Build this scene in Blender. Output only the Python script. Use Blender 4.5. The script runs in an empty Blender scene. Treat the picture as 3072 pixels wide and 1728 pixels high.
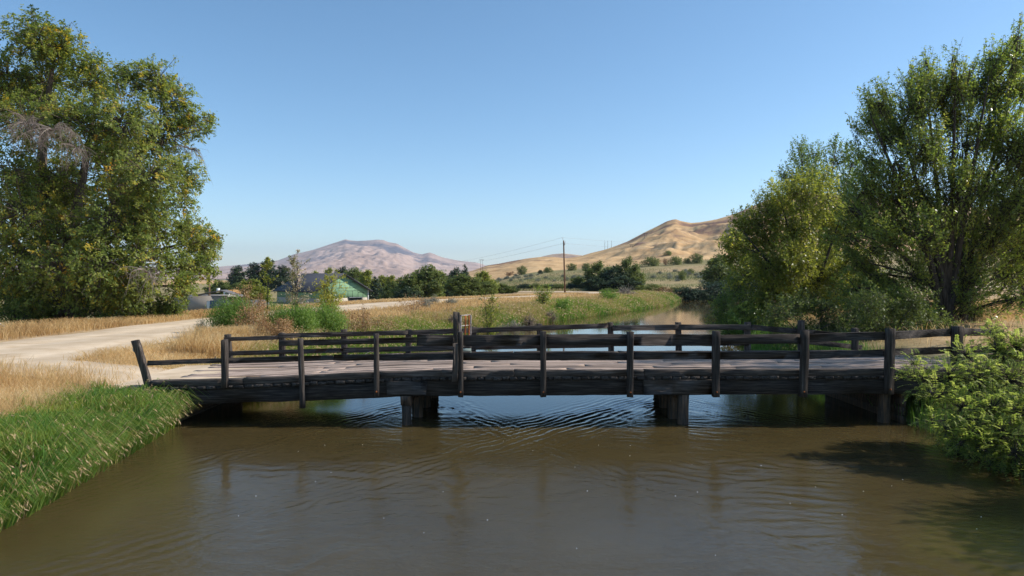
import bpy, math
import numpy as np

SC = bpy.context.scene
COL = SC.collection
rng = np.random.default_rng(7)
F = 2048.0; CX = 1536.0; HY = 830.0; CH = 3.8      # focal length, horizon row (photo pixels), eye height above water


def P(px, py, d):
    return np.array([(px - CX) / F * d, d, CH - (py - HY) / F * d])


# ------------------------------------------------------------------ noise
def _h(ix, iy, s):
    v = np.sin(ix * 127.1 + iy * 311.7 + s * 74.7) * 43758.5453
    return v - np.floor(v)


def vn(x, y, s=0.0):
    x = np.asarray(x, float); y = np.asarray(y, float)
    ix = np.floor(x); iy = np.floor(y); fx = x - ix; fy = y - iy
    fx = fx * fx * (3 - 2 * fx); fy = fy * fy * (3 - 2 * fy)
    a = _h(ix, iy, s); b = _h(ix + 1, iy, s); c = _h(ix, iy + 1, s); e = _h(ix + 1, iy + 1, s)
    return (a * (1 - fx) + b * fx) * (1 - fy) + (c * (1 - fx) + e * fx) * fy


def fbm(x, y, s=0.0, o=4):
    t = 0; a = .5; n = 0
    for i in range(o):
        t = t + a * vn(x * 2 ** i, y * 2 ** i, s + i * 3.1); n += a; a *= .5
    return t / n


def ridged(x, y, s=0.0, o=4):
    t = 0; a = .5; n = 0
    for i in range(o):
        t = t + a * (1 - np.abs(2 * vn(x * 2 ** i, y * 2 ** i, s + i * 3.1) - 1)); n += a; a *= .5
    return t / n


def sstep(a, b, x):
    t = np.clip((x - a) / (b - a), 0, 1)
    return t * t * (3 - 2 * t)


# ------------------------------------------------------------------ scene bookkeeping
OFF = {}


def tag(o, label=None, cat=None, group=None, kind=None):
    if label: o['label'] = label
    if cat: o['category'] = cat
    if group: o['group'] = group
    if kind: o['kind'] = kind
    return o


def thing(name, label, cat, loc, group=None):
    o = bpy.data.objects.new(name, None); COL.objects.link(o)
    o.location = loc; o.empty_display_size = .3
    OFF[o.name] = np.array(loc, float)
    return tag(o, label, cat, group)


class MB:
    """collects geometry in world space; build() links it as one mesh object"""
    def __init__(s):
        s.v = []; s.f = {}; s.t = []; s.n = 0

    def add(s, v, faces, tint=.5):
        v = np.asarray(v, float).reshape(-1, 3)
        for f in faces:
            f = np.asarray(f, np.int64)
            if f.size == 0: continue
            s.f.setdefault(f.shape[1], []).append(f + s.n)
        s.v.append(v)
        s.t.append(np.full(len(v), tint, float) if np.isscalar(tint) else np.asarray(tint, float))
        s.n += len(v)
        return s

    def box(s, c, size, rz=0.0, tint=.5):
        sx, sy, sz = np.array(size) / 2
        p = np.array([[-sx, -sy, -sz], [sx, -sy, -sz], [sx, sy, -sz], [-sx, sy, -sz],
                      [-sx, -sy, sz], [sx, -sy, sz], [sx, sy, sz], [-sx, sy, sz]])
        ca, sa = math.cos(rz), math.sin(rz)
        p = np.stack([p[:, 0] * ca - p[:, 1] * sa, p[:, 0] * sa + p[:, 1] * ca, p[:, 2]], 1) + np.array(c)
        return s.add(p, [[[0, 3, 2, 1], [4, 5, 6, 7], [0, 1, 5, 4], [1, 2, 6, 5], [2, 3, 7, 6], [3, 0, 4, 7]]], tint)

    def plank(s, p0, p1, thick, high, up=(0, 0, 1), seg=None, rough=.006, tint=.5):
        """rough sawn board between two end centres: thick along the side axis, high along the up axis"""
        p0 = np.array(p0, float); p1 = np.array(p1, float)
        L = np.linalg.norm(p1 - p0); a = (p1 - p0) / L
        u = np.array(up, float); u -= a * (u @ a); u /= np.linalg.norm(u); w = np.cross(a, u)
        n = seg or max(2, int(L / .18))
        t = np.linspace(0, 1, n + 1)
        base = p0 + np.outer(t, p1 - p0)
        corn = np.array([[-1, -1], [1, -1], [1, 1], [-1, 1]]) * .5
        ch = .009 if min(thick, high) > .07 else .003
        prof = []
        for cx, cy in corn:
            sx, sy = np.sign(cx), np.sign(cy)
            pa = (cx * thick - sx * ch, cy * high); pb = (cx * thick, cy * high - sy * ch)
            prof += [pa, pb] if (sx * sy < 0) else [pb, pa]
        prof = np.array(prof)
        m = len(prof)
        wob = rng.normal(0, rough, (n + 1, m, 2)); wob[1:-1] = (wob[1:-1] + wob[:-2] + wob[2:]) / 2.2
        bow = np.sin(t * math.pi) * rng.normal(0, .006)
        q = base[:, None, :] + (prof[None, :, 0] + wob[..., 0])[..., None] * w + \
            (prof[None, :, 1] + wob[..., 1] + bow[:, None])[..., None] * u
        q[0] += a * rng.normal(0, rough * 1.5, (m, 1)); q[-1] += a * rng.normal(0, rough * 1.5, (m, 1))
        i = np.arange(n)[:, None] * m; k = np.arange(m)[None]; k2 = (k + 1) % m
        fs = np.stack([i + k, i + k2, i + m + k2, i + m + k], -1).reshape(-1, 4)
        s.add(q.reshape(-1, 3), [fs, [list(range(m))[::-1]], [[n * m + j for j in range(m)]]], tint)
        return s

    def tube(s, pts, rad, ns=6, tint=.5, cap=True):
        pts = np.array(pts, float); n = len(pts)
        rad = np.broadcast_to(np.array(rad, float), (n,))
        d = np.gradient(pts, axis=0); d /= np.linalg.norm(d, axis=1)[:, None] + 1e-9
        ref = np.array([0, 0, 1.]) if abs(d[:, 2]).mean() < .8 else np.array([1., 0, 0])
        u = np.cross(d, ref); u /= np.linalg.norm(u, axis=1)[:, None] + 1e-9
        w = np.cross(d, u)
        an = np.arange(ns) / ns * 2 * math.pi
        q = pts[:, None] + rad[:, None, None] * (np.cos(an)[None, :, None] * u[:, None] + np.sin(an)[None, :, None] * w[:, None])
        i = np.arange(n - 1)[:, None] * ns; k = np.arange(ns)[None]; k2 = (k + 1) % ns
        fs = np.stack([i + k, i + k2, i + ns + k2, i + ns + k], -1).reshape(-1, 4)
        faces = [fs]
        if cap and ns > 2: faces += [[list(range(ns))[::-1]], [[(n - 1) * ns + j for j in range(ns)]]]
        return s.add(q.reshape(-1, 3), faces, tint)

    def twigs(s, a, b, r0, r1, sag=.0, tint=.5):
        """many thin three-sided twigs at once, from points a to b"""
        a = np.asarray(a, float); b = np.asarray(b, float); N = len(a)
        if N == 0: return s
        mid = (a + b) / 2; mid[:, 2] += sag * np.linalg.norm(b - a, axis=1)
        d = b - a; d /= np.linalg.norm(d, axis=1)[:, None] + 1e-9
        u = np.cross(d, rng.normal(size=(N, 3))); u /= np.linalg.norm(u, axis=1)[:, None] + 1e-9
        w = np.cross(d, u)
        r0 = np.broadcast_to(r0, (N,))[:, None]; r1 = np.broadcast_to(r1, (N,))[:, None]
        R = []
        for c, r in ((a, r0), (mid, (r0 + r1) / 2), (b, r1)):
            for k in range(3):
                an = k * 2.0944
                R.append(c + r * (math.cos(an) * u + math.sin(an) * w))
        q = np.stack(R, 1)
        fl = []
        for j in (0, 3):
            for k in range(3):
                fl.append([j + k, j + (k + 1) % 3, j + 3 + (k + 1) % 3, j + 3 + k])
        fs = (np.arange(N) * 9)[:, None, None] + np.array(fl)[None]
        return s.add(q.reshape(-1, 3), [fs.reshape(-1, 4)], tint)

    def leaves(s, c, out, L, W, tint, upb=.5, rnd=.9, axis=None, axr=.8, fold=.18):
        c = np.asarray(c, float); N = len(c)
        if N == 0: return s
        n = out * .5 + np.array([0, 0, upb]) + rng.normal(0, rnd * .6, (N, 3))
        n /= np.linalg.norm(n, axis=1)[:, None] + 1e-9
        a = rng.normal(0, axr, (N, 3)) + (out * .6 - np.array([0, 0, .25]) if axis is None else axis)
        a -= n * (a * n).sum(1)[:, None]; a /= np.linalg.norm(a, axis=1)[:, None] + 1e-9
        sd = np.cross(a, n)
        sz = rng.uniform(.5, 1.45, N); L = (np.broadcast_to(L, (N,)) * sz * rng.uniform(.85, 1.15, N))[:, None]; W = (np.broadcast_to(W, (N,)) * sz * rng.uniform(.8, 1.2, N))[:, None]
        q = np.stack([c - a * L / 2, c + sd * W / 2 + n * W * fold - a * L * .05, c + a * L / 2, c - sd * W / 2 + n * W * fold - a * L * .05], 1)
        fs = np.arange(N * 4).reshape(N, 4)
        return s.add(q.reshape(-1, 3), [fs], np.repeat(np.broadcast_to(tint, (N,)), 4))

    def blades(s, p, h, w, lean, tint, bend=.5):
        """grass blades: base p, height h, width w, lean = horizontal tip offset (N,2)"""
        p = np.asarray(p, float); N = len(p)
        if N == 0: return s
        an = rng.uniform(0, math.pi, N); sd = np.stack([np.cos(an), np.sin(an) * .6, np.zeros(N)], 1)
        h = np.broadcast_to(h, (N,)); w = np.broadcast_to(w, (N,))[:, None]
        l3 = np.concatenate([lean, np.zeros((N, 1))], 1)
        up = np.zeros((N, 3)); up[:, 2] = h
        m1 = p + up * .5 + l3 * .22; m2 = p + up * .86 + l3 * .6
        ll = np.linalg.norm(lean, axis=1)
        tip = p + up * (1 - bend * np.clip(ll / (h + 1e-6), 0, 1) * .5)[:, None] + l3
        q = np.stack([p - sd * w / 2, p + sd * w / 2, m1 + sd * w * .5, m1 - sd * w * .5, m2 + sd * w * .3, m2 - sd * w * .3, tip], 1)
        b = (np.arange(N) * 7)[:, None]
        s.add(q.reshape(-1, 3), [np.concatenate([b + [[0, 1, 2, 3]], b + [[3, 2, 4, 5]]]), b + [[5, 4, 6]]], np.repeat(np.broadcast_to(tint, (N,)), 7))
        return tip, tip - m2

    def build(s, name, mats, parent=None, smooth=False, mindex=None):
        me = bpy.data.meshes.new(name)
        v = np.concatenate(s.v); t = np.concatenate(s.t)
        off = OFF.get(parent.name, np.zeros(3)) if parent else np.zeros(3)
        v = v - off
        me.vertices.add(len(v)); me.vertices.foreach_set('co', v.astype(np.float32).ravel())
        lv = []; ls = []; st = 0
        for k in sorted(s.f):
            f = np.concatenate(s.f[k]); lv.append(f.ravel()); ls.append(st + np.arange(len(f)) * k); st += f.size
        lv = np.concatenate(lv).astype(np.int32); ls = np.concatenate(ls).astype(np.int32)
        me.loops.add(len(lv)); me.loops.foreach_set('vertex_index', lv)
        me.polygons.add(len(ls)); me.polygons.foreach_set('loop_start', ls)
        me.update(calc_edges=True); me.validate()
        at = me.attributes.new('tint', 'FLOAT', 'POINT'); at.data.foreach_set('value', t.astype(np.float32))
        for m in (mats if isinstance(mats, (list, tuple)) else [mats]): me.materials.append(m)
        if smooth: me.polygons.foreach_set('use_smooth', np.ones(len(me.polygons), bool))
        o = bpy.data.objects.new(name, me); COL.objects.link(o)
        if parent:
            o.parent = parent; OFF[o.name] = off
        else: OFF[o.name] = np.zeros(3)
        return o


def copy_tree(o, parent=None):
    c = o.copy(); COL.objects.link(c)
    if parent: c.parent = parent
    for ch in list(o.children): copy_tree(ch, c)
    return c


# ------------------------------------------------------------------ materials
def newmat(name):
    m = bpy.data.materials.new(name); m.use_nodes = True
    nt = m.node_tree; nt.nodes.clear()
    return m, nt, nt.nodes, nt.links


def N_(ns, typ, **kw):
    n = ns.new(typ)
    for k, v in kw.items():
        if k in n.inputs: n.inputs[k].default_value = v
        else: setattr(n, k, v)
    return n


def ramp(ns, stops):
    r = ns.new('ShaderNodeValToRGB'); e = r.color_ramp.elements
    while len(e) < len(stops): e.new(.5)
    for i, (p, c) in enumerate(stops):
        e[i].position = p; e[i].color = (*c, 1)
    return r


def leafmat(name, stops, trans=.35, rough=.5, spec=.3):
    m, nt, ns, lk = newmat(name)
    at = N_(ns, 'ShaderNodeAttribute', attribute_name='tint')
    r = ramp(ns, stops); lk.new(at.outputs['Fac'], r.inputs[0])
    p = N_(ns, 'ShaderNodeBsdfPrincipled', Roughness=rough); p.inputs['Specular IOR Level'].default_value = spec
    lk.new(r.outputs[0], p.inputs['Base Color'])
    out = ns.new('ShaderNodeOutputMaterial')
    if trans > 0:
        tr = ns.new('ShaderNodeBsdfTranslucent')
        hs = N_(ns, 'ShaderNodeHueSaturation', Saturation=1.1, Value=1.5); lk.new(r.outputs[0], hs.inputs['Color'])
        lk.new(hs.outputs[0], tr.inputs[0])
        mx = N_(ns, 'ShaderNodeMixShader', Fac=trans)
        lk.new(p.outputs[0], mx.inputs[1]); lk.new(tr.outputs[0], mx.inputs[2]); lk.new(mx.outputs[0], out.inputs[0])
    else: lk.new(p.outputs[0], out.inputs[0])
    return m


def noisemat(name, stops, scale=(1, 1, 1), nscale=4, detail=6, rough=.85, bump=.3, bscale=None, spec=.2, dist=.01, tint=None):
    """rough surface: stretched noise through a colour ramp, with bump"""
    m, nt, ns, lk = newmat(name)
    tc = ns.new('ShaderNodeTexCoord'); mp = ns.new('ShaderNodeMapping'); mp.inputs['Scale'].default_value = scale
    lk.new(tc.outputs['Object'], mp.inputs[0])
    nz = N_(ns, 'ShaderNodeTexNoise', Scale=nscale, Detail=detail, Roughness=.62); lk.new(mp.outputs[0], nz.inputs['Vector'])
    r = ramp(ns, stops); lk.new(nz.outputs['Fac'], r.inputs[0])
    p = N_(ns, 'ShaderNodeBsdfPrincipled', Roughness=rough); p.inputs['Specular IOR Level'].default_value = spec
    col = r.outputs[0]
    if tint:
        at = N_(ns, 'ShaderNodeAttribute', attribute_name='tint')
        mr = N_(ns, 'ShaderNodeMapRange'); mr.inputs['To Min'].default_value = tint[0]; mr.inputs['To Max'].default_value = tint[1]
        lk.new(at.outputs['Fac'], mr.inputs[0])
        hs = ns.new('ShaderNodeHueSaturation'); lk.new(mr.outputs[0], hs.inputs['Value']); lk.new(col, hs.inputs['Color']); col = hs.outputs[0]
    lk.new(col, p.inputs['Base Color'])
    if bump:
        b = N_(ns, 'ShaderNodeBump', Strength=bump, Distance=dist); lk.new(nz.outputs['Fac'], b.inputs['Height']); lk.new(b.outputs[0], p.inputs['Normal'])
    out = ns.new('ShaderNodeOutputMaterial'); lk.new(p.outputs[0], out.inputs[0])
    return m


def plain(name, col, rough=.6, metal=0.0, spec=.3):
    c = np.array(col)
    m = noisemat(name, [(.3, tuple(c * .82)), (.7, tuple(np.minimum(c * 1.12, .95)))], nscale=3, rough=rough, bump=.08, spec=spec)
    if metal:
        for n in m.node_tree.nodes:
            if n.type == 'BSDF_PRINCIPLED': n.inputs['Metallic'].default_value = metal
    return m


DK = [(.26, (.013, .010, .009)), (.44, (.040, .032, .027)), (.6, (.078, .063, .053)), (.76, (.18, .15, .13))]
wood_h = noisemat('dark_weathered_wood', DK, (.7, 14, 14), 2.2, 9, .9, .8, dist=.02, tint=(.5, 1.65))
wood_v = noisemat('dark_weathered_post', DK, (14, 14, .7), 2.2, 9, .9, .8, dist=.02, tint=(.5, 1.65))
wood_y = noisemat('dark_cross_plank', [(.3, (.02, .017, .015)), (.7, (.11, .092, .08))], (10, .8, 10), 2.2, 8, .9, .6, dist=.02, tint=(.5, 1.5))
wood_deck = noisemat('sun_bleached_plank', [(.25, (.08, .055, .04)), (.40, (.27, .195, .15)), (.56, (.44, .335, .27)), (.8, (.60, .475, .40))], (.35, 16, 16), 2.4, 9, .9, .8, dist=.02, tint=(.7, 1.25))
pile_mat = noisemat('pile_timber', [(.28, (.022, .017, .014)), (.45, (.08, .062, .05)), (.62, (.17, .10, .06)), (.76, (.26, .22, .195))], (8, 8, .8), 2, 8, .85, .8, dist=.02)
bark = noisemat('bark', [(.3, (.055, .042, .033)), (.7, (.2, .16, .13))], (6, 6, 1), 3, 7, .95, .9, dist=.05)
bark_grey = noisemat('dark_bark', [(.3, (.03, .025, .02)), (.7, (.11, .09, .075))], (6, 6, 1), 3, 7, .95, .9, dist=.05)
twig_mat = plain('dead_twig', (.27, .22, .19), .9)
dirt = noisemat('dirt_road', [(.25, (.48, .35, .225)), (.45, (.59, .455, .31)), (.6, (.65, .515, .365)), (.78, (.72, .59, .44))], (1, 1, 1), .9, 12, .97, .6, dist=.05, spec=.05, tint=(.74, 1.14))
metal_rust = noisemat('rusty_orange_paint', [(.3, (.16, .05, .02)), (.7, (.42, .13, .03))], (1, 1, 1), 9, 6, .7, .3)
metal_grey = noisemat('worn_grey_metal', [(.35, (.2, .16, .13)), (.65, (.5, .46, .43))], (1, 1, 1), 14, 6, .55, .2)
white_paint = plain('white_paint', (.74, .73, .70), .55)
glass_dark = plain('dark_glass', (.03, .035, .04), .12, 0, .5)

# ------------------------------------------------------------------ lay of the land
LB = np.array([(-60, -7.0), (-10, -7.3), (6, -7.9), (11, -8.3), (15, -8.8), (18, -9.2), (24, -8.1), (30, -6.9), (36, -5.4), (46, -2.1), (60, 4.6), (74, 12.4), (88, 19.5), (98, 23.2), (105, 25.2), (111, 28), (116, 36), (120, 55), (123, 100), (125, 200)])
RB = np.array([(-60, 11.5), (-10, 10.6), (6, 10.3), (14, 10.2), (20, 10.4), (26, 11.2), (36, 12.6), (46, 14.6), (56, 17.4), (70, 22.6), (82, 28.0), (90, 34), (96, 42), (102, 60), (106, 100), (108, 200)])
xL = lambda y: np.interp(y, LB[:, 0], LB[:, 1], right=1e4)
xR = lambda y: np.interp(y, RB[:, 0], RB[:, 1], right=1e4)
RC = np.array([(-30, -40), (-23, -5), (-19.6, 10), (-18.1, 20), (-17.5, 28), (-17.1, 36), (-16.4, 46), (-14.8, 56), (-11.8, 67), (-7, 78), (.5, 89), (9, 100), (17, 110), (23, 118), (32, 127), (60, 138), (120, 146)], float)   # road centre line
RW = np.array([3.8, 3.8, 3.9, 4.0, 3.8, 3.6, 3.5, 3.5, 3.3, 3.2, 3.1, 3.2, 3.2, 3.0, 2.6, 2.4, 2.4])
def resample(poly, step=1.0):
    poly = np.asarray(poly, float); s = np.r_[0, np.cumsum(np.linalg.norm(np.diff(poly, axis=0), axis=1))]
    t = np.arange(0, s[-1], step)
    ks = np.ones(9) / 9
    out = np.stack([np.interp(t, s, poly[:, i]) for i in range(poly.shape[1])], 1)
    pad = int(4)
    q = np.stack([np.convolve(np.pad(out[:, i], pad, mode='reflect', reflect_type='odd'), ks, 'valid') for i in range(poly.shape[1])], 1)
    return q


def pdist(x, y, poly):
    x = np.asarray(x, float); y = np.asarray(y, float)
    best = np.full(x.shape, 1e9); side = np.zeros(x.shape)
    for (ax, ay), (bx, by) in zip(poly[:-1, :2], poly[1:, :2]):
        dx, dy = bx - ax, by - ay
        t = np.clip(((x - ax) * dx + (y - ay) * dy) / (dx * dx + dy * dy), 0, 1)
        ex = x - ax - t * dx; ey = y - ay - t * dy
        dd = np.hypot(ex, ey); cr = dx * ey - dy * ex
        up = dd < best
        best = np.where(up, dd, best); side = np.where(up, np.sign(cr), side)
    return best, side


LBx = LB[:, ::-1]; RBx = RB[:, ::-1]
def bank(x, y):
    """distance outside the water's edge (negative in the water) and which bank (-1 left, +1 right)"""
    dl, sl = pdist(x, y, LBx); dr, sr = pdist(x, y, RBx)
    inside = (sl < 0) & (sr > 0)
    d = np.where(inside, -np.minimum(dl, dr), np.where(dl < dr, dl, dr))
    return d, np.where(sr < 0, 1, -1)


def base_z(x, y, side):
    rd, rs = pdist(x, y, RC)
    r = np.hypot(x, y)
    z = np.full(np.shape(x), 1.08)
    beyond = np.where(rs > 0, rd, 0)
    low = sstep(6, 26, beyond) * sstep(30, 58, y) * sstep(4, -24, x - (y - 130) * .05)
    z = z - 2.7 * low
    md = (y - 128) / 170.0
    m = np.clip(md, 0, 1.25) * (3.5 + .056 * np.clip(x, -40, 160)) * sstep(-60, 0, x + (y - 130) * .1)
    z = z + np.where(md > 0, m, 0)
    z = np.where(side > 0, z + .3 + .02 * np.clip(x - xR(np.minimum(y, 100)), 0, 60), z)
    z = z + (fbm(x * .13, y * .13, 3) - .5) * .22 * sstep(4, 12, rd) + (fbm(x * .02, y * .02, 5) - .5) * 1.2 * sstep(100, 200, r)
    return z - sstep(400, 1500, r) * 6 + sstep(30, 18, np.hypot(x + 11, y - 19)) * 0


def ground_z(x, y):
    x = np.asarray(x, float); y = np.asarray(y, float)
    d, s = bank(x, y)
    b = base_z(x, y, s)
    k = np.interp(d, [-4, -1.2, 0, .5, 1.4, 2.6, 4.5], [-1.1, -.6, -.03, .26, .62, .87, 1])
    return np.where(k < 0, k * 1.1, k * b)


HP = np.array([(300, 840), (900, 842), (1150, 840), (1300, 832), (1380, 822), (1423, 810), (1462, 796), (1497, 791), (1532, 784), (1584, 775), (1619, 771), (1660, 771), (1700, 775), (1740, 769), (1773, 759), (1811, 750), (1839, 741), (1881, 725), (1934, 697), (1969, 680), (2000, 664), (2018, 659), (2027, 658), (2045, 664), (2073, 669), (2100, 667), (2150, 658), (2200, 643), (2250, 622), (2300, 600), (2400, 578), (2600, 590), (3072, 640), (3600, 700)], float)


def hill_z(x, y):
    px = CX + x / y * F
    d0 = 880.0; f0 = 315.0
    H = CH + (HY - np.interp(px, HP[:, 0], HP[:, 1])) / F * d0
    foot = ground_z(np.clip(x / y * f0, -200, 300), np.full(np.shape(x), f0)) - 1.5
    t = (y - f0) / (d0 - f0)
    g = (ridged(x * .010 + y * .004, y * .0035, 11, 4) - .55) * 30 + (ridged(x * .036 - y * .012, y * .012, 21, 4) - .55) * 17
    w = np.clip(t, 0, 1)
    z = foot + (H - foot) * (w ** 1.45) + g * np.clip(H / 80, .12, 1) * (w * (1 - w) * 3.0)
    back = np.clip((t - 1), 0, 5)
    return z - back * 60


def terr(x, y):
    x = np.asarray(x, float); y = np.asarray(y, float)
    g = ground_z(x, y)
    return np.where(y > 318, np.maximum(g, hill_z(x, np.maximum(y, 300))), g)


def on_terrain(px, py, d0, d1):
    d = np.linspace(d0, d1, 400); x = (px - CX) / F * d
    z = terr(x, d); yy = HY + (CH - z) * F / d
    i = np.argmin(np.where(yy >= py, yy - py, 1e3 + py - yy))
    return np.array([x[i], d[i], z[i]])


def gridmesh(X, Y, Z, tint=.5):
    n, m = X.shape
    i = (np.arange(n - 1)[:, None] * m + np.arange(m - 1)[None])
    fs = np.stack([i, i + 1, i + m + 1, i + m], -1).reshape(-1, 4)
    b = MB(); b.add(np.stack([X, Y, Z], -1).reshape(-1, 3), [fs], tint if np.isscalar(tint) else tint.ravel())
    return b


def axis_grid(a, b, fine0, fine1, step, far_n, pw=2.2):
    c = np.arange(fine0, fine1 + 1e-6, step)
    t = np.linspace(0, 1, far_n + 1)[1:]
    lo = fine0 - (fine0 - a) * t ** pw; hi = fine1 + (b - fine1) * t ** pw
    return np.r_[lo[::-1], c, hi]


gx = axis_grid(-9000, 9000, -46, 46, .5, 60, 3.2); gy = axis_grid(-400, 12000, -4, 132, .5, 70, 3.0)
GX, GY = np.meshgrid(gx, gy)
GZ = ground_z(GX, GY)
bd, bs = bank(GX, GY)
rdist, rside = pdist(GX, GY, RC)
nz_ = fbm(GX * .09, GY * .09, 31, 4)
green = sstep(3.6, 1.0, bd + (nz_ - .5) * 3) * (bs < 0) + sstep(5, 1, bd) * .8 * (bs > 0)
mead = sstep(125, 150, GY) * sstep(-30, 10, GX)
green = np.maximum(green, mead * np.clip(.78 + (fbm(GX * .012, GY * .045, 41, 4) - .5) * 2.6, 0, 1) * .8)
lowl = sstep(12, 40, np.where(rside > 0, rdist, 0)) * sstep(45, 80, GY) * sstep(0, -20, GX - 10)
green = np.maximum(green, lowl * .55)
green = np.clip(green, 0, 1)


def groundmat():
    m, nt, ns, lk = newmat('dry_ground')
    tc = ns.new('ShaderNodeTexCoord')
    n1 = N_(ns, 'ShaderNodeTexNoise', Scale=.35, Detail=9, Roughness=.65); lk.new(tc.outputs['Object'], n1.inputs['Vector'])
    n2 = N_(ns, 'ShaderNodeTexNoise', Scale=5, Detail=6, Roughness=.7); lk.new(tc.outputs['Object'], n2.inputs['Vector'])
    r1 = ramp(ns, [(.3, (.30, .205, .105)), (.48, (.43, .30, .165)), (.62, (.52, .38, .225)), (.75, (.56, .44, .28))]); lk.new(n1.outputs['Fac'], r1.inputs[0])
    r2 = ramp(ns, [(.3, (.07, .085, .03)), (.5, (.17, .18, .07)), (.7, (.27, .25, .11))]); lk.new(n1.outputs['Fac'], r2.inputs[0])
    at = N_(ns, 'ShaderNodeAttribute', attribute_name='tint')
    mx = N_(ns, 'ShaderNodeMix', data_type='RGBA'); lk.new(at.outputs['Fac'], mx.inputs[0]); lk.new(r1.outputs[0], mx.inputs[6]); lk.new(r2.outputs[0], mx.inputs[7])
    r3 = ramp(ns, [(.3, (.7, .68, .64)), (.65, (1.12, 1.12, 1.12))]); lk.new(n2.outputs['Fac'], r3.inputs[0])
    mu = N_(ns, 'ShaderNodeMix', data_type='RGBA', blend_type='MULTIPLY'); mu.inputs[0].default_value = 1
    lk.new(mx.outputs[2], mu.inputs[6]); lk.new(r3.outputs[0], mu.inputs[7])
    p = N_(ns, 'ShaderNodeBsdfPrincipled', Roughness=.95); p.inputs['Specular IOR Level'].default_value = .05
    lk.new(mu.outputs[2], p.inputs['Base Color'])
    b = N_(ns, 'ShaderNodeBump', Strength=.6, Distance=.08); lk.new(n2.outputs['Fac'], b.inputs['Height']); lk.new(b.outputs[0], p.inputs['Normal'])
    out = ns.new('ShaderNodeOutputMaterial'); lk.new(p.outputs[0], out.inputs[0])
    return m


go = gridmesh(GX, GY, GZ, green).build('ground', groundmat(), smooth=True)
tag(go, 'dry tan ground of the canal banks and the meadow', 'ground', kind='structure')

# roads
def strip(poly, hw, lift=.03, n=17, step=1.0, zend=None):
    c = resample(poly, step); w = np.interp(np.linspace(0, 1, len(c)), np.linspace(0, 1, len(hw)), hw)
    t = np.gradient(c, axis=0); t /= np.linalg.norm(t, axis=1)[:, None]
    nr = np.stack([-t[:, 1], t[:, 0]], 1)
    u = np.linspace(-1, 1, n)
    jit = 1 + (fbm(np.arange(len(c)) * .35, np.zeros(len(c)), 77, 3) - .5)[:, None] * .35 * np.abs(u)[None]
    X = c[:, 0:1] + nr[:, 0:1] * u * w[:, None] * jit; Y = c[:, 1:2] + nr[:, 1:2] * u * w[:, None] * jit
    Z = ground_z(X, Y) + lift + .02 * (1 - u ** 2)[None] - .03 * np.exp(-((np.abs(u) - .42) / .12) ** 2)[None]
    tn = .35 + .5 * np.exp(-((np.abs(u) - .45) / .17) ** 2)[None] + (fbm(X * .5, Y * .5, 66, 3) - .5) * .7
    return gridmesh(X, Y, Z, np.clip(tn, 0, 1))


tag(strip(RC, RW).build('dirt_road', dirt, smooth=True), 'pale dirt road following the canal bank', 'road', kind='structure')
tag(strip([(-16.5, 20.5), (-14.5, 20.2), (-12.5, 19.8), (-10, 19.7), (-8.9, 19.7)], [2.2, 1.6, 1.5, 1.6, 1.7], lift=.05, n=11, step=.5).build('bridge_approach_path', dirt, smooth=True), 'sandy approach from the dirt road onto the wooden bridge', 'path', kind='structure')
tag(strip([(14, 106.5), (15, 115), (13, 120), (8, 121.5), (0, 121.5), (-12, 121), (-30, 124)], [2, 2, 2, 2, 2, 2, 2], lift=.05).build('side_track', dirt, smooth=True), 'pale side track branching off behind the utility pole', 'track', kind='structure')

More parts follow.
